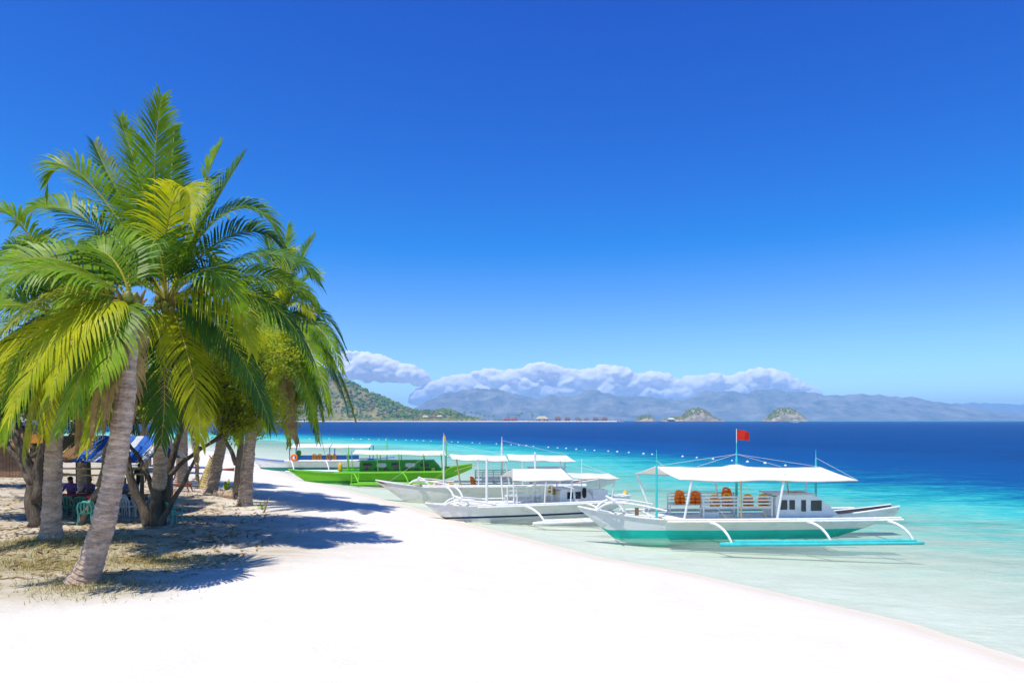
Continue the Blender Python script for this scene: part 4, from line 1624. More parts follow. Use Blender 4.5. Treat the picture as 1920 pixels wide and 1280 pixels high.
    def outrigger(s, a0, a1, y, arms, zr, rail, m_float, m_arm, rail_y=None, rf=.085, hull_y=.5, lift=.0, zf=.07):
        """one side: a bamboo float with curved arms from a long rail. arms: list of a positions on the float"""
        sg = 1 if y > 0 else -1
        for dy, dz, q in ((-.06, 0, 0), (.06, .0, .25), (0, .09, .6)):
            s.pole('outrigger_float', [(a0 + q, y + dy, zf + dz), ((a0 + a1) / 2, y + dy, zf - .02 + dz), (a1 - q * .5, y + dy, zf + dz + lift)], [rf, rf * .7], m_float, n=8, sm=10)
        ry = rail_y if rail_y is not None else y - sg * .85
        for a in arms:
            s.pole('outrigger_arm', [(a - .55, ry - sg * .25, zr), (a - .35, ry + sg * .45, zr + .02), (a - .12, y - sg * .12, zr - .25), (a, y, zf + .06)], [.06, .05], m_arm, sm=9)
            s.pole('cross_beam', [(a - .55, -sg * .3, zr + .03), (a - .55, ry + sg * .1, zr)], .05, m_arm)
        if rail:
            for q, dz in ((0, 0), (.16, .06)):
                s.pole('outrigger_rail', [(rail[0], ry - sg * q, zr + .06 + dz), ((rail[0] + rail[1]) / 2, ry - sg * q, zr + .02 + dz), (rail[1], ry - sg * q, zr + .07 + dz)], .048, m_arm, sm=6)

    def bow_brace(s, a, z, h, m='white_pole', w=.75, back=2.4):
        for sd in (-1, 1):
            s.pole('bow_brace', [(a - .35, sd * .16, z), (a - .1, sd * w * .5, z + h * .8), (a + .25, sd * w * .8, z + h), (a + .9, sd * w, z + h * .85), (a + back, sd * (w + .35), z + h * .25)], [.05, .04], m, sm=10)
            s.pole('bow_brace', [(a + .9, sd * .22, z - .05), (a + .7, sd * w * .6, z + h * .75), (a + .3, sd * w * .8, z + h)], [.055, .05], m, sm=6)
        s.pole('bow_beam', [(a + .28, -w * 1.25, z + h), (a + .28, w * 1.25, z + h)], .05, m)

    def rope(s, p0, p1, m='rope', sag=.0, r=.006):
        p0, p1 = Vector(p0), Vector(p1)
        s.pole('rope', [p0, p0.lerp(p1, .5) - Vector((0, 0, sag)), p1], r, m, n=4, sm=6)


def life_jacket(bt, a, y, z, label, m='orange', rz=0.0, tilt=0.0, sc=1.0, group='orange life jackets on the boats'):
    w = bt.e.matrix_basis @ Vector((a, y, z))
    e = empty('life_jacket', w, bt.e.rotation_euler.z + rz)
    e.scale = (sc, sc, sc)
    e.rotation_euler.x = tilt
    for sd in (-1, 1):
        b = MB()
        b.blob((sd * .125, -.045, .20), (.22, .10, .40), .55, 12, 8)
        b.build('front_panel', m, e, smooth=True)
    b = MB()
    b.blob((0, .065, .25), (.44, .10, .50), .55, 12, 8)
    b.build('back_panel', m, e, smooth=True)
    b = MB()
    b.tube([(-.15, -.05, .40), (-.17, 0, .50), (-.10, .07, .56), (0, .10, .58), (.10, .07, .56), (.17, 0, .50), (.15, -.05, .40)], .05, 8)
    b.build('collar', m, e, smooth=True)
    for zz in (.10, .27):
        b = MB()
        b.box((0, -.10, zz), (.46, .012, .028))
        b.build('strap', 'strap', e)
    return tag(e, label, 'life jacket', group)


# ---- boat A: white hull, turquoise bottom and masts, nearest
A = Boat('outrigger_boat', 'white outrigger boat with turquoise bottom, turquoise masts and a red flag', 4.35, 29.0, R(3.0))
A.hull(10.8, 1.55, 1.5, 1.25, .80, 1.33, 1.28, .36, ('teal', 'white_worn'), hold=(9.5, 12.1), transom=.3)
A.deck(2.0, 9.2, -.95, 1.15, .86)
A.canopy(((2.45, -1.25, 2.56), (9.9, -1.3, 2.50)), ((1.15, 1.45, 2.60), (9.4, 1.45, 2.55)), ((1.75, .1, 3.02), (9.05, .1, 2.96)), bump=(.48, .12), sag=.05)
mA1 = A.mast(1.72, -.35, .7, 3.75, .055, 'turquoise')
mA2 = A.mast(5.42, .35, .8, 4.05, .062, 'turquoise')
mA3 = A.mast(8.95, .35, .8, 3.70, .055, 'turquoise')
A.pole('flag_pole', [(5.42, .35, 4.0), (5.42, .35, 4.62)], .014, 'white_pole', mA2)
fb = MB()
nf, nh = 12, 6
for i in range(nf + 1):
    for j in range(nh + 1):
        u, v = i / nf, j / nh
        fb.v.append((5.44 + u * .56, .35 + .05 * math.sin(u * 7 + v * 1.5) * u, 4.58 - v * .44 * (1 - .12 * u) - .05 * u + .03 * math.sin(u * 5) * u - u * .03))
for i in range(nf):
    for j in range(nh):
        q = i * (nh + 1) + j
        fb.f.append((q, q + nh + 1, q + nh + 2, q + 1))
        fb.m.append(0)
fl = fb.build('flag', 'red_cloth', mA2, smooth=True)
for (p0, p1) in [((2.65, -1.15, .9), (2.95, -1.2, 2.55)), ((6.55, -1.15, .9), (6.8, -1.22, 2.52)), ((9.75, -1.2, 2.5), (9.15, -.5, 1.0))][:2]:
    A.pole('canopy_post', [p0, p1], .048, 'white_pole')
A.pole('canopy_post', [(1.85, 1.2, .9), (1.3, 1.4, 2.58)], .045, 'white_pole')
A.pole('canopy_post', [(5.0, 1.2, .9), (4.8, 1.4, 2.58)], .04, 'white_pole')
A.pole('canopy_post', [(5.1, -1.0, .9), (5.0, -1.22, 2.52)], .032, 'bamboo')
A.pole('canopy_post', [(7.5, -.2, 1.8), (7.15, -.6, 2.7)], .03, 'bamboo')
A.pole('canopy_post', [(8.8, 1.2, .9), (9.1, 1.42, 2.56)], .04, 'white_pole')
for (a, y, z) in ((1.75, .1, 3.02), (3.6, .1, 3.0), (7.3, .1, 2.98), (9.05, .1, 2.96)):
    A.rope((5.42, .35, 3.52), (a, y, z), 'rope')
A.rope((8.95, .35, 3.35), (9.9, -1.3, 2.5), 'rope')
A.rope((1.72, -.35, 3.3), (2.45, -1.25, 2.56), 'rope')
A.rope((5.0, -1.2, 2.5), (6.1, -1.3, .95), 'rope_yellow')
A.rope((2.95, -1.2, 2.5), (4.4, -1.3, .95), 'rope')
A.bench(2.55, 5.6, 1.05, .89, -1)
A.bench(3.6, 6.6, -.62, .89, 1)
A.cabin(6.75, 9.55, 8.55, -.55, .75, .88, 1.83)
cab = [o for o in A.e.children if o.name.startswith('cabin')][0]
for (a0, a1, z0, z1) in ((6.92, 7.25, 1.22, 1.62), (7.35, 7.58, 1.22, 1.62), (7.86, 8.06, 1.14, 1.62), (8.28, 8.74, 1.16, 1.60)):
    A.window(cab, a0, a1, z0, z1, -.558)
b = MB()
b.box((8.0, .1, 1.885), (.5, .4, .05))
A.mesh('hatch', b, 'bamboo', cab)
A.outrigger(3.75, 12.1, -2.15, (4.25, 8.3, 11.7), .80, (1.9, 11.8), 'turquoise', 'white_pole', rail_y=-1.35)
A.outrigger(1.2, 11.0, 2.9, (2.2, 6.3, 10.4), .85, (.6, 11.4), 'turquoise', 'white_pole', rail_y=1.8)
A.bow_brace(-.45, 1.14, .52)
b = MB()
b.box((.95, -.05, 1.12), (.14, .14, .32))
A.mesh('bollard', b, 'wood')
b = MB()
b.box((4.0, -.3, 1.0), (.7, .35, .25))
A.mesh('storage_box', b, 'white_worn')
for i, (a, y, z, m, sc, lb) in enumerate([
        (3.05, .80, 1.30, 'orange', 1.0, 'leftmost orange life jacket on the far bench of the turquoise masted boat'),
        (3.75, .80, 1.30, 'orange', .95, 'second orange life jacket on the far bench of the turquoise masted boat'),
        (5.15, .80, 1.42, 'orange', 1.0, 'orange life jacket propped high at right end of the far bench'),
        (4.2, -.35, 1.28, 'orange_light', .9, 'leftmost pale orange life jacket behind the slats of the near bench'),
        (4.75, -.35, 1.28, 'orange_light', 1.0, 'second pale orange life jacket behind the slats of the near bench'),
        (5.65, -.35, 1.28, 'orange_light', .95, 'third pale orange life jacket behind the slats of the near bench'),
        (6.3, -.35, 1.28, 'orange_light', .95, 'pale orange life jacket behind near bench slats, closest to the cabin')]):
    life_jacket(A, a, y, z, lb, m, rz=(.1, -.25, .3, 0, .2, -.15, .1)[i], sc=sc)

# ---- boat B: white with a navy waterline stripe
B = Boat('outrigger_boat', 'white outrigger boat with a navy waterline stripe and small ridge canopy', -3.15, 33.7, R(17))
B.hull(8.6, 1.15, 1.2, 1.15, .72, .93, 1.0, .23, ('white_worn', 'white_paint', 'navy'), stripe=.10, transom=.28)
B.deck(1.8, 8.2, -.8, .9, .74)
B.canopy(((3.0, -1.05, 2.02), (6.2, -1.1, 1.98)), ((3.0, 1.2, 2.05), (6.2, 1.2, 2.0)), ((3.35, .05, 2.52), (6.0, .05, 2.48)), sag=.03)
B.canopy(((6.3, -.9, 2.05), (8.9, -.9, 1.95)), ((6.3, 1.0, 2.1), (8.9, 1.0, 2.0)), ((6.3, .05, 2.25), (8.7, .05, 2.16)), sag=.03)
for (a, y, z0, z1, r) in ((1.9, -.25, .6, 3.05, .075), (4.6, .2, .7, 3.35, .07), (7.2, .2, .7, 2.95, .03)):
    B.mast(a, y, z0, z1, r, 'white_pole', spindle=(r < .05))
for (p0, p1) in [((3.1, -.95, .75), (3.05, -1.02, 2.02)), ((4.7, -.95, .75), (4.75, -1.05, 2.0)), ((6.1, -.95, .75), (6.15, -1.05, 1.98)), ((3.1, 1.0, .75), (3.05, 1.15, 2.05)), ((6.1, 1.0, .75), (6.15, 1.15, 2.0)),
                 ((8.5, -.7, .8), (8.6, -.85, 1.97)), ((8.5, .8, .8), (8.6, .95, 2.0))]:
    B.pole('canopy_post', [p0, p1], .04, 'white_pole')
B.bench(2.9, 4.0, -.35, .77, 1, nsl=3)
B.bench(4.25, 5.35, -.35, .77, 1, nsl=3)
cB = B.cabin(5.7, 7.6, 7.2, -.5, .6, .76, 1.45)
B.window(cB, 6.1, 6.42, .95, 1.3, -.508)
B.window(cB, 6.55, 6.85, .95, 1.3, -.508)
b = MB()
b.box((7.95, -.1, 1.05), (.85, .8, .6))
B.mesh('locker', b, 'white_paint')
b = MB()
b.blob((7.0, -.62, 1.25), (.22, .16, .55), .7, 10, 7)
B.mesh('hanging_bag', b, 'cloth_black', smooth=True)
B.outrigger(3.6, 8.1, -2.35, (4.2, 7.5), .72, (1.2, 9.2), 'white_pole', 'white_pole', rail_y=-1.2)
B.outrigger(.8, 8.5, 2.6, (1.5, 4.5, 7.8), .76, (.6, 9.0), 'white_pole', 'white_pole', rail_y=1.6)
B.bow_brace(.15, .78, .38, back=2.0)
B.rope((4.6, .2, 3.0), (8.7, .05, 2.16), 'rope')
B.rope((1.9, -.25, 2.8), (3.35, .05, 2.52), 'rope')
B.rope((7.2, .2, 2.7), (8.9, -.9, 1.95), 'rope')
life_jacket(B, 5.5, .2, 1.1, 'yellow life jacket under the small ridge canopy of the striped boat', 'yellow_item', sc=.8)

# ---- boat C: long white boat behind
C_ = Boat('outrigger_boat', 'long white outrigger boat with two flat canopies and orange jackets in its bow', -6.7, 42.4, R(4.5))
C_.hull(11.3, 1.75, 1.9, 1.35, .82, 1.27, 1.42, .1, ('white_worn', 'white_worn'), hold=(1.2, 3.6), transom=.3, floor='red_wood')
C_.deck(3.4, 10.6, -.95, 1.15, .88, 'grey_paint')
C_.canopy(((3.0, -1.3, 2.62), (6.4, -1.3, 2.50)), ((2.6, 1.4, 2.66), (6.4, 1.4, 2.6)), ((2.8, 0, 2.88), (6.3, 0, 2.78)), sag=.05)
C_.canopy(((6.45, -1.3, 2.55), (10.6, -1.3, 2.45)), ((6.45, 1.4, 2.65), (10.4, 1.4, 2.55)), ((6.4, 0, 2.86), (10.2, 0, 2.76)), sag=.05)
mC = C_.mast(2.45, -.3, .7, 3.95, .06, 'white_pole', spindle=False)
C_.mast(6.1, .3, .8, 3.95, .075, 'white_pole', spindle=True)
b = MB()
for i in range(7):
    b.v += [(2.47 + .02 * i, -.3 + .03 * math.sin(i), 4.12 - .03 * i), (2.47 + .02 * i, -.3 + .03 * math.sin(i + .6), 3.78 - .03 * i)]
for i in range(6):
    b.f.append((2 * i, 2 * i + 2, 2 * i + 3, 2 * i + 1))
    b.m.append(0)
C_.mesh('flag', b, 'yellow_item', mC)
C_.pole('flag_pole', [(2.45, -.3, 3.9), (2.45, -.3, 4.18)], .014, 'white_pole', mC)
for (p0, p1, m) in [((3.5, -1.1, .9), (3.25, -1.25, 2.62), 'bamboo'), ((4.6, -1.15, .9), (4.55, -1.28, 2.6), 'white_pole'), ((6.5, -1.1, .9), (6.2, -1.25, 2.5), 'white_pole'), ((7.3, -1.1, .9), (7.25, -1.28, 2.5), 'white_pole'),
                    ((9.6, -1.1, .9), (9.6, -1.28, 2.48), 'grey_paint'), ((3.5, 1.1, .9), (3.2, 1.35, 2.62), 'white_pole'), ((8.3, 1.1, .9), (8.3, 1.35, 2.55), 'white_pole'), ((10.2, 1.0, .9), (10.3, 1.35, 2.52), 'white_pole')]:
    C_.pole('canopy_post', [p0, p1], .045, m)
C_.bench(4.4, 6.8, 1.0, .9, -1, 'grey_paint')
C_.bench(4.8, 7.4, -.6, .9, 1, 'grey_paint')
cC = C_.cabin(7.9, 10.6, 10.0, -.6, .7, .9, 1.95, 'white_worn')
for k in range(4):
    C_.window(cC, 8.1 + .48 * k, 8.42 + .48 * k, 1.45, 1.75, -.608)
C_.outrigger(2.5, 11.2, -2.5, (3.2, 3.7, 9.8), .9, (1.2, 11.2), 'white_pole', 'white_pole', rail_y=-1.4)
C_.outrigger(1.5, 10.5, 2.9, (2.4, 6.2, 9.8), .92, (.6, 11.2), 'white_pole', 'white_pole', rail_y=1.8)
C_.bow_brace(.6, .95, .42, back=2.2)
C_.rope((2.45, -.3, 3.5), (-.9, 0, 1.2), 'rope')
C_.rope((2.45, -.3, 3.6), (6.3, 0, 2.8), 'rope')
C_.rope((6.1, .3, 3.7), (10.2, 0, 2.8), 'rope')
C_.rope((1.2, -1.6, .95), (3.3, -1.25, 2.4), 'rope_yellow')
for i, (a, y, z, m, lb) in enumerate([(1.7, -.1, .74, 'orange_light', 'orange life jacket lying farthest forward in the bow of the long white boat'),
                                      (2.2, .1, .74, 'orange', 'second orange life jacket in the bow of the long white boat'),
                                      (3.1, -.2, .80, 'orange_light', 'third orange life jacket just ahead of the long white boat benches'),
                                      (4.3, -.6, .95, 'orange', 'orange life jacket at the forward bench end of the long white boat'),
                                      (6.9, -.3, 1.30, 'orange', 'orange life jacket on the aft bench end under the long boat canopy'),
                                      (11.9, -.1, 1.02, 'orange', 'red orange life jacket lying in the stern of the long white boat')]):
    life_jacket(C_, a, y, z, lb, m, rz=.4 * i, tilt=-1.1 if i < 3 else -.2, sc=.95)

# ---- boat D: bright green boat
D = Boat('outrigger_boat', 'bright green outrigger boat with a long arched cabin', -16.2, 54.3, R(5.5))
D.hull(11.4, 1.55, 1.6, 1.4, .80, 1.08, 1.45, .18, ('green_paint', 'lime_paint'), transom=.34, rim='lime_paint', floor='green_paint')
D.deck(2.4, 10.6, -.95, 1.1, .86, 'green_paint')
D.canopy(((3.6, -1.35, 2.36), (10.9, -1.35, 2.22)), ((3.4, 1.4, 2.45), (10.9, 1.4, 2.35)), ((3.7, 0, 2.62), (10.8, 0, 2.52)), sag=.05, hem='lime_paint')
D.mast(3.1, .3, .8, 3.0, .05, 'lime_paint')
D.mast(6.1, .9, .8, 3.55, .05, 'lime_paint')
D.mast(10.9, .2, .8, 3.45, .055, 'lime_paint')
for a in (3.3, 5.6, 7.3, 9.2, 10.6):
    D.pole('canopy_post', [(a, -1.1, .88), (a - .1, -1.3, 2.32)], .035, 'lime_paint')
    D.pole('canopy_post', [(a, 1.1, .88), (a - .1, 1.35, 2.42)], .035, 'lime_paint')
cD = D.cabin(4.1, 10.6, 10.0, -.75, .85, .88, 1.72, 'green_paint', 'green_paint')
for k in range(5):
    b = MB()
    b.blob((4.7 + 1.12 * k, -.755, 1.42), (.78, .03, .34), .6, 12, 8)
    D.mesh('window', b, 'tarp_white' if k % 2 else 'glass', cD)
for k in range(7):
    b = MB()
    b.blob((4.6 + .8 * k, -.755, 1.07), (.42, .03, .24), .8, 12, 8)
    D.mesh('porthole', b, 'glass', cD)
b = MB()
b.box((9.9, -.85, 1.05), (.28, .25, .32))
D.mesh('crate', b, 'bamboo')
D.outrigger(3.6, 10.6, -2.3, (4.2, 8.0), .80, (2.2, 10.8), 'lime_paint', 'lime_paint', rail_y=-1.3)
D.outrigger(2.5, 10.6, 2.8, (3.4, 7.0, 10.0), .84, (2.0, 10.8), 'lime_paint', 'lime_paint', rail_y=1.7)
b = MB()
lad = None
for sd in (0, .55):
    o_ = D.pole('ladder_rail', [(3.6 + sd, -1.9, .1), (3.55 + sd, -1.2, .9)], .025, 'lime_paint')
for k in range(3):
    D.pole('rung', [(3.59, -1.75 + .2 * k, .27 + .22 * k), (4.14, -1.75 + .2 * k, .27 + .22 * k)], .02, 'lime_paint')
b = MB()
b.blob((2.55, -.35, 1.22), (.32, .32, .8), .7, 10, 8)
D.mesh('fuel_drum', b, 'yellow_item', smooth=True)
D.rope((10.9, .2, 3.3), (12.6, 0, 1.4), 'rope')
D.pole('boom', [(11.6, -.6, .9), (13.4, -1.2, 1.5)], .03, 'bamboo')

# ---- boat E: white boat with blue gunwale, farthest of the row
E = Boat('outrigger_boat', 'white outrigger boat with blue gunwale and teal bottom behind the green boat', -24.6, 67.4, R(4))
E.hull(11.5, .95, 1.4, 1.5, .92, 1.25, 1.3, .34, ('teal_dark', 'white_paint'), transom=.34, rim='blue_paint')
E.deck(2.4, 10.0, -1.0, 1.2, .96, 'white_worn')
E.canopy(((3.0, -1.4, 2.32), (6.7, -1.4, 2.3)), ((3.0, 1.4, 2.45), (6.7, 1.4, 2.42)), ((3.0, 0, 2.66), (6.7, 0, 2.64)), sag=.03)
E.canopy(((6.8, -1.4, 2.3), (10.6, -1.4, 2.28)), ((6.8, 1.4, 2.42), (10.6, 1.4, 2.4)), ((6.8, 0, 2.64), (10.6, 0, 2.62)), sag=.03)
for a in (2.9, 6.75, 10.6):
    E.pole('canopy_post', [(a, -1.15, .95), (a, -1.35, 2.32)], .05, 'blue_paint')
    E.pole('canopy_post', [(a, 1.15, .95), (a, 1.35, 2.4)], .05, 'blue_paint')
b = MB()
b.box((6.4, -.9, 1.28), (6.2, .06, .55))
E.mesh('side_panel', b, 'blue_paint')
E.outrigger(2.8, 9.5, -2.4, (3.6, 6.9), .96, (2.4, 10.4), 'white_pole', 'white_pole', rail_y=-1.3)
E.outrigger(2.5, 9.5, 2.8, (3.4, 7.0), .96, (2.4, 10.4), 'white_pole', 'white_pole', rail_y=1.7)
b = MB()
b.blob((3.7, -.95, 1.75), (.5, .4, .6), .8, 10, 7, jit=.2)
E.mesh('bundle', b, 'green_paint')
for i, a in enumerate((5.2, 5.72, 6.6, 7.12)):
    life_jacket(E, a, -.98, 1.06, '%s orange life jacket, from the left, hung on the blue side panel' % ('first', 'second', 'third', 'fourth')[i], 'orange_light', sc=1.0)
rb = MB()
for q in range(24):
    pass
ring = [(math.cos(t * .2618) * .27, 0, math.sin(t * .2618) * .27) for t in range(25)]
rb.tube(ring, .1, 8, cap=False)
ro = rb.build('life_ring', 'orange', loc=E.e.matrix_basis @ Vector((3.35, -1.3, 1.35)), smooth=True)
tag(ro, 'orange life ring on the front canopy post of the blue trimmed boat', 'life ring')

# ---- two tiny boats far out
for (px, d, label, m1, m2) in ((1482, 1350, 'tiny white outrigger boat crossing in front of the right islet', 'white_paint', 'canvas'),
                               (1158, 1900, 'tiny white boat with red trim at the tip of the far spit', 'white_paint', 'red_item')):
    F = Boat('outrigger_boat', label, far_x(px, d), d, R(2), 'tiny boats far out on the water')
    F.e.scale = (1.9, 1.9, 1.9)
    F.hull(9, 1.6, 1.4, 1.5, .9, 1.5, 1.4, .2, (m1, m1))
    F.canopy(((2.5, -1.2, 2.2), (7, -1.2, 2.2)), ((2.5, 1.2, 2.2), (7, 1.2, 2.2)), ((2.5, 0, 2.6), (7, 0, 2.6)), m2, n=4)
    for a in (2.6, 6.9):
        for y in (-1.1, 1.1):
            F.pole('canopy_post', [(a, y * .5, .8), (a, y, 2.2)], .06, 'white_pole')
    F.outrigger(1, 8, -3, (2, 6.5), .8, None, 'white_pole', 'white_pole', rf=.14)
    F.outrigger(1, 8, 3, (2, 6.5), .8, None, 'white_pole', 'white_pole', rf=.14)

# ---- mooring buoys and the float line
bl = [(560, 822.5), (660, 823), (760, 825), (860, 829), (960, 834), (1060, 841), (1160, 847.5), (1250, 854), (1340, 861), (1435, 869), (1500, 876)]
bw = [(gpx(px, 6400 / (py - 787)), 6400 / (py - 787)) for px, py in bl]
bm = MB()
bm.blob((0, 0, .03), (.34, .34, .28), .9, 10, 7)
bm.tube([(-.03, 0, .15), (.03, 0, .19)], .03, 5)
b0 = bm.build('float_buoy', 'buoy', smooth=True)
seg, tot, first = [], 0.0, True
for (x0, y0), (x1, y1) in zip(bw[:-1], bw[1:]):
    L = math.hypot(x1 - x0, y1 - y0)
    n = max(2, int(L / 2.6))
    for i in range(n):
        if rnd.random() < .16:
            continue
        t = (i + rnd.uniform(-.15, .15)) / n
        o = b0 if first else clone(b0)
        first = False
        o.location = (x0 + (x1 - x0) * t, y0 + (y1 - y0) * t + rnd.uniform(-.3, .3), rnd.uniform(-.03, .02))
        k = rnd.uniform(.75, 1.15)
        o.scale = (k, k, k)
        tag(o, 'small white float on the swimming line along the drop-off', 'buoy', 'white floats of the swimming line')
ym = MB()
ym.blob((0, 0, .12), (.36, .36, .42), .9, 12, 8)
ym.tube([(0, 0, .3), (0, 0, .42)], .03, 6)
yb = ym.build('mooring_buoy', 'yellow_item', smooth=True, loc=(gpx(1172, 45), 45, 0))
tag(yb, 'single yellow mooring buoy beside the bow of the turquoise masted boat', 'buoy')
#@@NEXT
# ------------------------------------------------------------------ people
def person(loc, rz, label, pose, shirt, legs_m, hair_long=False, h=1.68):
    """one skinned body; pose gives the joints in metres, facing -Y"""
    e = empty('person', loc, rz)
    J = pose
    names = ['pelvis', 'waist', 'chest', 'neck', 'head', 'crown', 'lsh', 'lel', 'lwr', 'lha', 'rsh', 'rel', 'rwr', 'rha', 'lhip', 'lkn', 'lan', 'lto', 'rhip', 'rkn', 'ran', 'rto']
    rad = dict(pelvis=.135, waist=.12, chest=.14, neck=.055, head=.088, crown=.07, lsh=.06, lel=.042, lwr=.03, lha=.034, rsh=.06, rel=.042, rwr=.03, rha=.034, lhip=.085, lkn=.058, lan=.04, lto=.035,
               rhip=.085, rkn=.058, ran=.04, rto=.035)
    bones = [('pelvis', 'waist', 1), ('waist', 'chest', 1), ('chest', 'neck', 1), ('neck', 'head', 0), ('head', 'crown', 0), ('chest', 'lsh', 1), ('lsh', 'lel', 1), ('lel', 'lwr', 0), ('lwr', 'lha', 0), ('chest', 'rsh', 1),
             ('rsh', 'rel', 1), ('rel', 'rwr', 0), ('rwr', 'rha', 0), ('pelvis', 'lhip', 2), ('lhip', 'lkn', 2), ('lkn', 'lan', 0), ('lan', 'lto', 0), ('pelvis', 'rhip', 2), ('rhip', 'rkn', 2), ('rkn', 'ran', 0), ('ran', 'rto', 0)]
    me = bpy.data.meshes.new('body')
    me.from_pydata([J[n] for n in names], [(names.index(a), names.index(b)) for a, b, _ in bones], [])
    tmp = bpy.data.objects.new('body', me)
    COL.objects.link(tmp)
    sk = tmp.modifiers.new('skin', 'SKIN')
    for i, n in enumerate(names):
        r_ = rad[n]
        me.skin_vertices[0].data[i].radius = (r_ * (1.25 if n in ('chest', 'waist', 'pelvis') else 1), r_ * (.9 if n in ('chest', 'waist', 'pelvis') else 1))
        me.skin_vertices[0].data[i].use_root = (n == 'pelvis')
    sb = tmp.modifiers.new('sub', 'SUBSURF')
    sb.levels = sb.render_levels = 2
    bm_ = bpy.data.meshes.new_from_object(tmp.evaluated_get(bpy.context.evaluated_depsgraph_get()))
    bpy.data.objects.remove(tmp)
    for m in ('skin', shirt, legs_m):
        bm_.materials.append(M[m])
    for p in bm_.polygons:
        c = Vector(p.center)
        best, bi = 9, 0
        for a, b, mi in bones:
            A0, B0 = Vector(J[a]), Vector(J[b])
            ab = B0 - A0
            t = max(0, min(1, (c - A0).dot(ab) / ab.dot(ab)))
            d = (A0 + ab * t - c).length / (rad[a] + rad[b])
            if d < best:
                best, bi = d, mi
        p.material_index = bi
        p.use_smooth = True
    body = bpy.data.objects.new('body', bm_)
    COL.objects.link(body)
    body.parent = e
    hd = Vector(J['head']).lerp(Vector(J['crown']), .55)
    b = MB()
    b.blob(hd + Vector((0, .022, .035)), (.2, .215, .2), 1.0, 14, 10)
    if hair_long:
        b.blob(hd + Vector((0, .085, -.1)), (.17, .08, .3), .9, 10, 8)
    b.build('hair', 'hair', e, smooth=True)
    b = MB()
    b.blob(hd + Vector((0, -.098, -.035)), (.03, .045, .05), 1, 8, 6)
    b.build('nose', 'skin', e, smooth=True)
    for sd in (-1, 1):
        b = MB()
        b.blob(hd + Vector((sd * .033, -.088, 0)), (.026, .012, .014), 1, 8, 5)
        b.build('eye', 'hair', e)
        hk = 'lha' if sd < 0 else 'rha'
        wk = 'lwr' if sd < 0 else 'rwr'
        hp_, d = Vector(J[hk]), (Vector(J[hk]) - Vector(J[wk])).normalized()
        u = d.orthogonal().normalized()
        for k in range(4):
            o_ = u * (k - 1.5) * .019
            b = MB()
            b.tube([hp_ + o_, hp_ + o_ + d * .045, hp_ + o_ + d * (.085 - abs(k - 1.3) * .01) + d.cross(u) * .015], [.0095, .009, .007], 6)
            b.build('finger', 'skin', e, smooth=True)
        b = MB()
        b.tube([hp_ - d * .02 + u * .03, hp_ + u * .055 + d * .02, hp_ + u * .06 + d * .045], [.011, .01, .008], 6)
        b.build('thumb', 'skin', e, smooth=True)
    return tag(e, label, 'person', 'people under the trees')


STAND = dict(pelvis=(0, 0, .95), waist=(0, .01, 1.1), chest=(0, 0, 1.3), neck=(0, 0, 1.47), head=(0, -.01, 1.55), crown=(0, -.01, 1.66), lsh=(-.18, 0, 1.4), lel=(-.26, .02, 1.13), lwr=(-.3, -.06, .9), lha=(-.31, -.09, .83),
             rsh=(.18, 0, 1.4), rel=(.25, .03, 1.13), rwr=(.22, -.1, .95), rha=(.2, -.14, .9), lhip=(-.09, 0, .9), lkn=(-.1, -.03, .5), lan=(-.1, .02, .08), lto=(-.11, -.13, .03), rhip=(.09, 0, .9), rkn=(.11, -.02, .5),
             ran=(.12, .04, .08), rto=(.13, -.11, .03))
SIT = dict(pelvis=(0, .05, .56), waist=(0, .06, .72), chest=(0, .03, .92), neck=(0, 0, 1.09), head=(0, -.03, 1.17), crown=(0, -.04, 1.28), lsh=(-.18, .02, 1.02), lel=(-.25, -.08, .78), lwr=(-.18, -.3, .78), lha=(-.15, -.37, .78),
           rsh=(.18, .02, 1.02), rel=(.26, -.06, .78), rwr=(.16, -.28, .80), rha=(.12, -.35, .80), lhip=(-.09, .02, .54), lkn=(-.13, -.38, .53), lan=(-.13, -.36, .1), lto=(-.14, -.5, .05), rhip=(.09, .02, .54), rkn=(.13, -.38, .53),
           ran=(.14, -.33, .1), rto=(.15, -.47, .05))


# ------------------------------------------------------------------ furniture
def chair_proto(m):
    e = empty('plastic_chair', (0, 0, 0))
    b = MB()
    b.blob((0, 0, .42), (.46, .44, .045), .35, 16, 6)
    b.build('seat', m, e)
    for sx_ in (-1, 1):
        for sy_ in (-1, 1):
            b = MB()
            b.tube([(sx_ * .19, sy_ * .18, .42), (sx_ * .23, sy_ * .23, 0)], [.032, .022], 6)
            b.build('leg', m, e)
    bk = MB()
    pts = [(-.21, .2, .42), (-.215, .255, .66), (-.16, .285, .80), (0, .295, .84), (.16, .285, .80), (.215, .255, .66), (.21, .2, .42)]
    bk.tube(pts, [.026, .026, .03, .034, .03, .026, .026], 7)
    back = bk.build('backrest', m, e)
    for x in (-.1, 0, .1):
        b = MB()
        b.tube([(x, .21, .43), (x * 1.1, .262, .64), (x * .9, .288, .81)], [.024, .03, .022], 6)
        b.build('slat', m, back)
    for sx_ in (-1, 1):
        b = MB()
        b.tube([(sx_ * .215, .25, .64), (sx_ * .25, .05, .65), (sx_ * .245, -.16, .64), (sx_ * .21, -.19, .44)], .022, 6)
        b.build('armrest', m, e)
    return e


PROTO = {}


def put_chair(kind, x, y, rz, label, group):
    if kind not in PROTO:
        PROTO[kind] = chair_proto(kind)
        o = PROTO[kind]
    else:
        o = clone(PROTO[kind])
    o.location = (x, y, gz(x, y) - .01)
    o.rotation_euler.z = rz
    return tag(o, label, 'chair', group)


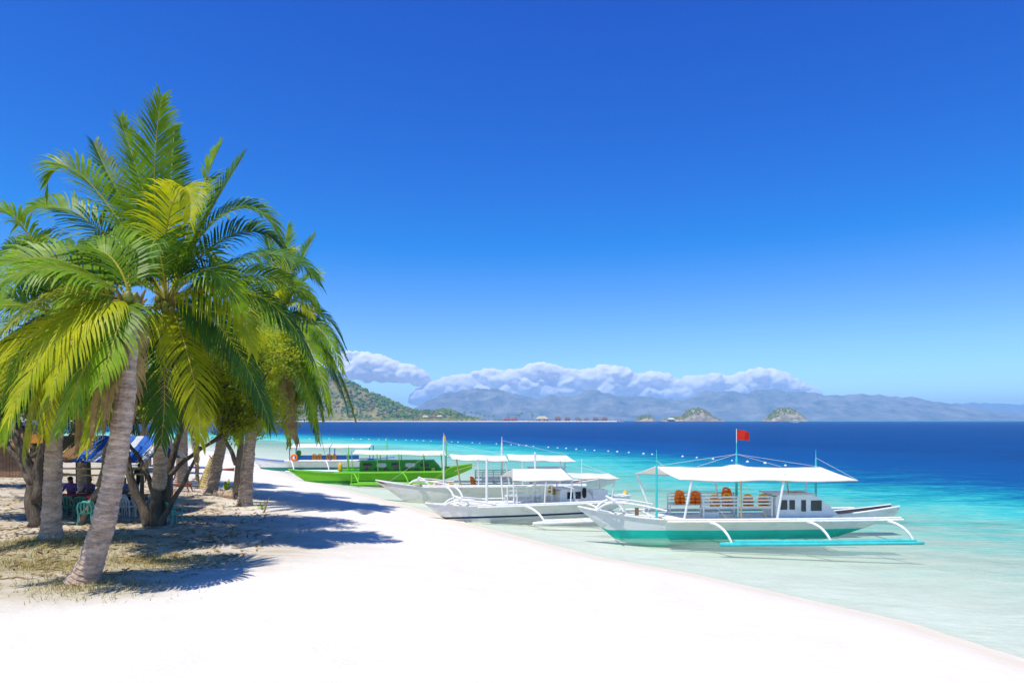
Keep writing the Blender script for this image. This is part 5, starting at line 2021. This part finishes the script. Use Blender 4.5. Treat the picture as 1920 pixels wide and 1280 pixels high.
def table(x, y, w, d, rz, label, m='wood'):
    e = empty('table', (x, y, gz(x, y)), rz)
    n = 5
    for k in range(n):
        b = MB()
        b.box((0, -d / 2 + d * (k + .5) / n, .73), (w, d / n - .012, .035))
        b.build('plank', m, e)
    for sx_ in (-1, 1):
        for sy_ in (-1, 1):
            b = MB()
            b.box((sx_ * (w / 2 - .09), sy_ * (d / 2 - .08), .355), (.07, .07, .71))
            b.build('leg', m, e)
        b = MB()
        b.box((sx_ * (w / 2 - .09), 0, .66), (.05, d - .2, .07))
        b.build('apron', m, e)
    return tag(e, label, 'table')


def cloth(x, y, w, d, rz, label, m, drop=.32):
    b = MB()
    n, k = 28, 14
    z0 = gz(x, y) + .752
    for i in range(n + 1):
        for j in range(k + 1):
            u, v = (i / n - .5) * (w + 2 * drop), (j / k - .5) * (d + 2 * drop)
            ox, oy = max(0, abs(u) - w / 2), max(0, abs(v) - d / 2)
            dz = ox + oy
            xx = math.copysign(min(abs(u), w / 2 + .02 + ox * .12), u)
            yy = math.copysign(min(abs(v), d / 2 + .02 + oy * .12), v)
            if dz > .01:
                f = .025 * math.sin(u * 21 + v * 19)
                xx += f * (ox > 0)
                yy += f * (oy > 0)
            b.v.append((xx, yy, -min(dz, drop * 1.25) + .002 * math.sin(u * 9) * math.sin(v * 11)))
    for i in range(n):
        for j in range(k):
            a = i * (k + 1) + j
            b.f.append((a, a + k + 1, a + k + 2, a + 1))
            b.m.append(0)
    o = b.build('tablecloth', m, loc=(x, y, z0), rz=rz, smooth=True)
    return tag(o, label, 'tablecloth')


TX1, TY1 = gpx(150, 26.6), 26.6
table(TX1, TY1, 1.9, .85, .05, 'long wooden table under the maroon cloth at the shelter left side')
cloth(TX1, TY1, 1.95, .9, .05, 'maroon cloth hanging over the long left table', 'maroon')
for k in range(4):
    put_chair('plastic_dark', TX1 - .75 + .48 * k, TY1 - .85 + rnd.uniform(-.05, .05), math.pi + rnd.uniform(-.15, .15),
              '%s dark green plastic chair, from the left, at the maroon table' % ('first', 'second', 'third', 'fourth')[k], 'dark green chairs at the maroon table')
put_chair('plastic_green', gpx(162, 24.2), 24.2, math.pi + .3, 'left pale green chair standing before the maroon table', 'pale green chairs')
put_chair('plastic_green', gpx(178, 24.4), 24.4, math.pi - .2, 'right pale green chair standing before the maroon table', 'pale green chairs')
TX2, TY2 = gpx(240, 27.6), 27.6
table(TX2, TY2, 1.3, .85, -.05, 'small wooden table between the leaning palm and the forked tree')
put_chair('plastic_white', gpx(238, 26.5), 26.5, math.pi, 'white plastic chair in front of the small table', 'white chairs')
put_chair('plastic_white', gpx(222, 26.8), 26.8, math.pi + .9, 'white plastic chair at the left end of the small table', 'white chairs')
put_chair('plastic_white', gpx(263, 26.9), 26.9, math.pi - .9, 'white plastic chair at the right end of the small table', 'white chairs')
put_chair('plastic_green', gpx(326, 24.55), 24.55, 2.6, 'pale green chair right of the dark forked tree', 'pale green chairs')
put_chair('plastic_green', gpx(311, 25.2), 25.2, 2.9, 'pale green chair half hidden behind the dark forked tree', 'pale green chairs')


def g3(x, y, dz=0.0):
    return (x, y, gz(x, y) + dz)


for (px, d, dz, rz, pose, sh, lg, lb, hl) in [
        (232, 28.5, 0, .15, SIT, 'cloth_denim', 'cloth_black', 'person in a patterned blue shirt seated at left behind the small table', True),
        (250, 28.5, 0, -.1, SIT, 'cloth_denim', 'cloth_black', 'person in a patterned blue shirt seated at right behind the small table', False),
        (132, 27.5, 0, .1, SIT, 'cloth_purple', 'cloth_black', 'person in dark purple seated at left behind the maroon table', True),
        (168, 27.5, 0, -.2, SIT, 'cloth_purple', 'cloth_denim', 'person in dark purple seated at right behind the maroon table', False),
        (262, 32.0, 0, .8, STAND, 'cloth_black', 'cloth_black', 'person in black standing behind the small table', False),
        (318, 33.5, 0, .4, STAND, 'cloth_blue', 'cloth_denim', 'person in a bright blue top standing behind the forked tree', False)]:
    x = gpx(px, d)
    person(g3(x, d, dz), rz, lb, pose, sh, lg, hl)
# stools under the seated people
for i, (px, d) in enumerate([(232, 28.5), (250, 28.5), (132, 27.5), (168, 27.5)]):
    x = gpx(px, d)
    e = empty('stool', g3(x, d + .06))
    b = MB()
    b.box((0, 0, .42), (.36, .36, .05))
    b.build('seat', 'wood', e)
    for sx_ in (-1, 1):
        for sy_ in (-1, 1):
            b = MB()
            b.box((sx_ * .14, sy_ * .14, .2), (.045, .045, .4))
            b.build('leg', 'wood', e)
    tag(e, 'wooden stool under the seated person at the %s' % ('left of the small table', 'right of the small table', 'left of the maroon table', 'right of the maroon table')[i], 'stool', 'wooden stools')

# ------------------------------------------------------------------ shelter with tarpaulin and thatch roof
SX, SY = gpx(196, 28.0), 28.0
sz = gz(SX, SY)
sh = empty('open_shelter', (SX, SY, sz))
for (x, y) in ((-1.95, -.9), (-.1, -.9), (2.0, -.9), (-1.95, 1.3), (-.1, 1.3), (2.0, 1.3)):
    b = MB()
    b.tube([(x, y, -.1), (x + .03, y, 1.2), (x, y, 2.25)], [.085, .08, .07], 8)
    b.build('post', 'bark_dark', sh)
for (z, y) in ((1.52, -.96), (1.78, -.98), (1.6, 1.36), (2.15, -.9), (2.15, 1.3)):
    b = MB()
    b.tube([(-2.2, y, z), (0, y, z - .03), (2.25, y, z + .02)], .035, 6)
    b.build('rail', 'bamboo', sh)
ra, rb_ = Vector((-2.4, .2, 3.05)), Vector((2.4, .2, 3.0))
for k in range(16):                                   # thatch bundles on the left half, tarpaulin strips on the right
    x0 = -2.5 + k * .31
    left = k < 7
    for side in (-1, 1):
        b = MB()
        n = 6
        wv = .30
        yE = .2 + side * 1.75
        for i in range(n + 1):
            t = i / n
            y = .2 + (yE - .2) * t
            z = 3.02 - .95 * t - .06 * math.sin(t * math.pi) + rnd.uniform(-.012, .012)
            for dx in (0, wv):
                b.v.append((x0 + dx + rnd.uniform(-.02, .02), y, z + (.02 if k % 2 else 0)))
            for dx in (0, wv):
                b.v.append((x0 + dx, y, z - .05 + (.02 if k % 2 else 0)))
        for i in range(n):
            a = i * 4
            b.f += [(a, a + 1, a + 5, a + 4), (a + 2, a + 6, a + 7, a + 3), (a, a + 4, a + 6, a + 2), (a + 1, a + 3, a + 7, a + 5)]
            b.m += [0] * 4
        b.build('thatch_bundle' if left else 'tarpaulin_strip', 'thatch' if left else ('tarp_white' if k % 3 == 0 else 'tarp_blue'), sh)
for k in range(5):
    b = MB()
    x = -2.2 + 1.1 * k
    b.tube([(x, -1.6, 2.02), (x, .2, 2.95), (x, 2.0, 2.02)], .03, 6)
    b.build('rafter', 'bamboo', sh)
tag(sh, 'open bamboo shelter with blue tarpaulin and brown thatch roof', 'shelter')

# plank hut at the far left
HX, HYY = gpx(22, 44), 44.0
hu = empty('plank_hut', (HX, HYY, gz(HX, HYY)))
for k in range(22):
    b = MB()
    b.box((-2.2 + k * .2, -1.4, 1.0 + rnd.uniform(-.03, .03)), (.18, .035 + rnd.uniform(0, .015), 2.0))
    b.build('plank', 'wood', hu)
for (x, y) in ((-2.2, -1.4), (2.2, -1.4), (-2.2, 1.4), (2.2, 1.4)):
    b = MB()
    b.box((x, y + .06, 1.05), (.12, .12, 2.1))
    b.build('post', 'bark_dark', hu)
for sd in (-1, 1):
    b = MB()
    vs_ = [(-2.7, sd * 1.9, 1.95), (2.7, sd * 1.9, 1.95), (2.5, 0, 3.2), (-2.5, 0, 3.2)]
    b.add(vs_ + [(x, y, z - .12) for x, y, z in vs_], [(0, 1, 2, 3), (7, 6, 5, 4), (0, 4, 5, 1), (1, 5, 6, 2), (2, 6, 7, 3), (3, 7, 4, 0)])
    b.build('thatch_slope', 'thatch', hu)
for sd in (-1, 1):
    b = MB()
    b.box((sd * 2.25, 0, 1.0), (.04, 2.8, 2.0))
    b.build('side_wall', 'wood', hu)
tag(hu, 'brown plank hut with thatched roof at the far left edge', 'hut')

b = MB()
b.box((0, 0, 0), (.5, .03, .3), top=.95)
ob = b.build('wooden_board', 'orange_board', loc=(gpx(67, 23.0), 23.0, zpx(822, 23.0)))
tag(ob, 'small orange brown board fixed in the dark forked branches at left', 'board')

# ------------------------------------------------------------------ things lying on the sand
# slatted lounge bench
bx, by = gpx(340, 36.5), 36.5
e = empty('beach_lounger', g3(bx, by), .15)
for k in range(7):
    b = MB()
    b.box((-.75 + .16 * k, 0, .40), (.12, .62, .03))
    b.build('slat', 'red_wood', e)
for k in range(4):
    b = MB()
    b.box((.42 + .13 * k, 0, .46 + .1 * k), (.11, .62, .03))
    b.build('slat', 'red_wood', e)
for sd in (-1, 1):
    b = MB()
    b.box((-.2, sd * .3, .36), (1.35, .05, .06))
    b.build('side_rail', 'red_wood', e)
    for x in (-.75, .35):
        b = MB()
        b.tube([(x, sd * .29, .38), (x + (.12 if x > 0 else -.1), sd * .29, 0)], [.04, .03], 6)
        b.build('leg', 'red_wood', e)
tag(e, 'red brown slatted wooden lounger on the sand behind the forked tree', 'lounger')

lx, ly = gpx(425, 34.6), 34.6
e = empty('fallen_log', g3(lx, ly, .15), -.55)
b = MB()
pts, rad = [], []
for i in range(26):
    pts.append((-.85 + 1.7 * i / 25, .05 * math.sin(i * .3), .03 * math.sin(i * .5)))
    rad.append(.21 * (1 + .08 * math.sin(i * 1.9) + rnd.uniform(-.05, .05)))
b.tube(pts, rad, 12)
b.build('bark', 'palm_bark', e)
b = MB()
b.tube([(.845, -.05, .0), (.862, -.05, .0)], [.17, .16], 12)
b.build('cut_end', 'bark_dark', e)
tag(e, 'short fallen palm log lying between two palms', 'log')

stx, sty = gpx(383, 39.5), 39.5
e = empty('palm_stump', g3(stx, sty, -.05))
palm_trunk([(0, 0, 0), (.05, 0, .5), (.25, 0, 1.1), (.5, 0, 1.75)], .34, .18, rnd, 1.4).build('trunk', 'bamboo', e)
for k in range(6):
    b = MB()
    a = k * 1.05
    b.tube([(.5, 0, 1.65), (.5 + .12 * math.cos(a), .12 * math.sin(a), 1.85), (.5 + .25 * math.cos(a), .25 * math.sin(a), 2.0)], [.05, .035, .01], 5)
    b.build('leaf_base', 'frond_dry', e)
tag(e, 'leaning tan palm stump near the waterline', 'stump')

# red canoe pulled up at the water
rc = Boat('canoe', 'red canoe pulled up at the water behind the grove', gpx(345, 58), 58.0, R(6), 'small craft behind the grove')
rc.e.location.z = .25
rc.hull(3.6, .5, .5, .7, .5, .62, .6, .05, ('red_item', 'red_wood'), draft=.12, transom=.12, rim='red_wood', floor='wood')
b = MB()
b.blob((1.0, -.12, .58), (.9, .45, .3), .8, 12, 8, jit=.15)
mc = b.build('beach_towel', 'cloth_magenta', loc=rc.e.matrix_basis @ Vector((0, 0, 0)), smooth=True)
tag(mc, 'magenta cloth bundle lying on the red canoe', 'cloth')


def sprout(px, d, h, n, label, seed):
    r = random.Random(seed)
    x = gpx(px, d)
    e = empty('palm_seedling', g3(x, d))
    for k in range(n):
        a = k * 2.4 + r.uniform(-.3, .3)
        el = r.uniform(.7, 1.35)
        hdir = Vector((math.cos(a), math.sin(a), 0))
        L = h * r.uniform(.7, 1.1)
        pts = [hdir * L * math.cos(el) * t + Vector((0, 0, L * (math.sin(el) * t - .45 * t * t * math.cos(el)))) for t in (0, .25, .5, .75, 1)]
        w = Vector((-hdir.y, hdir.x, 0))
        b = MB()
        for p, q in zip(pts, (.02, .07, .10, .07, .008)):
            b.v += [tuple(p + w * q * h), tuple(p + Vector((0, 0, -.02))), tuple(p - w * q * h)]
        for j in range(4):
            b.f += [(3 * j, 3 * j + 1, 3 * j + 4, 3 * j + 3), (3 * j + 1, 3 * j + 2, 3 * j + 5, 3 * j + 4)]
            b.m += [0, 0]
        b.build('leaf', r.choice(['frond_green', 'frond_yellow']), e)
    b = MB()
    b.tube([(0, 0, -.05), (0, 0, .18)], [.06, .03], 6)
    b.build('stem', 'fibre', e)
    return tag(e, label, 'seedling', 'young palm seedlings on the sand')


sprout(453, 36.4, 1.25, 7, 'green palm seedling just left of the upright right hand palm trunk', 3)
sprout(424, 38.0, 1.0, 7, 'yellowish palm seedling behind the fallen log', 4)
sprout(491, 30.5, .5, 5, 'small dry seedling right of the right hand palm', 5)
dx_, dy_ = gpx(494, 29.4), 29.4
b = MB()
b.tube([(0, 0, 0), (.1, 0, .25), (.16, .02, .5), (.3, 0, .72)], [.04, .03, .022, .008], 6)
b.tube([(.1, 0, .25), (.02, .1, .42), (-.04, .12, .6)], [.02, .014, .006], 5)
dw = b.build('driftwood_stick', 'bark_tan', loc=g3(dx_, dy_, -.03))
tag(dw, 'short forked driftwood stick stuck in the sand', 'stick')

# ------------------------------------------------------------------ ground cover: leaf litter, dry grass
r = random.Random(77)
rg = np.random.default_rng(77)
PX = np.column_stack([np.where(rg.random(60000) < .85, rg.uniform(-32, -7.5, 60000), rg.uniform(-20, -9, 60000)), rg.uniform(15.5, 46, 60000)])
PX = PX[PX[:, 0] > -.80 * PX[:, 1] - 2]
PX = PX[litter_f(PX) > rg.uniform(.15, 1.0, len(PX))]
PX = np.array([p for p in PX if mnoise.noise((p[0] * .5, p[1] * .9, 4.0)) > r.uniform(-.5, .3)][:5200])
ZX = ground_z(PX)
b = MB()
for (x, y), z in zip(PX.tolist(), ZX.tolist()):
    a = r.uniform(0, 6.28)
    L, W = r.uniform(.08, .34), r.uniform(.012, .045)
    c, sn = math.cos(a), math.sin(a)
    h1_, h2_ = r.uniform(.005, .03), r.uniform(.01, .07)
    n0 = len(b.v)
    b.v += [(x - sn * W, y + c * W, z + h1_), (x + sn * W, y - c * W, z + h1_), (x + c * L + sn * W, y + sn * L - c * W, z + h2_), (x + c * L - sn * W, y + sn * L + c * W, z + h2_)]
    b.f.append((n0, n0 + 1, n0 + 2, n0 + 3))
    b.m.append(r.choice([0, 0, 1]))
stuff(b.build('leaf_litter', ['frond_dry', 'wood']), 'dry brown leaf litter scattered on the sand under the trees', 'leaf litter')

b = MB()
M['dry_grass'] = mat('dry_grass', (0.34, 0.28, 0.08), 0.8, 0.4, 2.0, trans=0.2, col2=(0.45, 0.38, 0.14))
GP = []
for _ in range(6500):
    mx, my, mr = r.choice(((P1[0] + .3, P1[1] - .2, .75), (P2[0] + .3, P2[1] - .3, 1.0), (P2[0] + .3, P2[1] - .3, 1.0), (-12.0, 17.2, .8), (-9.5, 18.2, .7)))
    GP.append((mx + r.gauss(0, mr * 1.1), my + r.gauss(0, mr * .75)))
for (x, y), z in zip(GP, ground_z(GP).tolist()):
    h = r.uniform(.04, .16)
    a = r.uniform(0, 6.28)
    c, sn = math.cos(a) * .009, math.sin(a) * .009
    lx_, ly_ = r.gauss(.03, .06), r.gauss(0, .06)
    n0 = len(b.v)
    b.v += [(x - c, y - sn, z - .01), (x + c, y + sn, z - .01), (x + lx_, y + ly_, z + h)]
    b.f.append((n0, n0 + 1, n0 + 2))
    b.m.append(0)
stuff(b.build('dry_grass', 'dry_grass'), 'short yellow dry grass on the palm root mounds', 'grass')
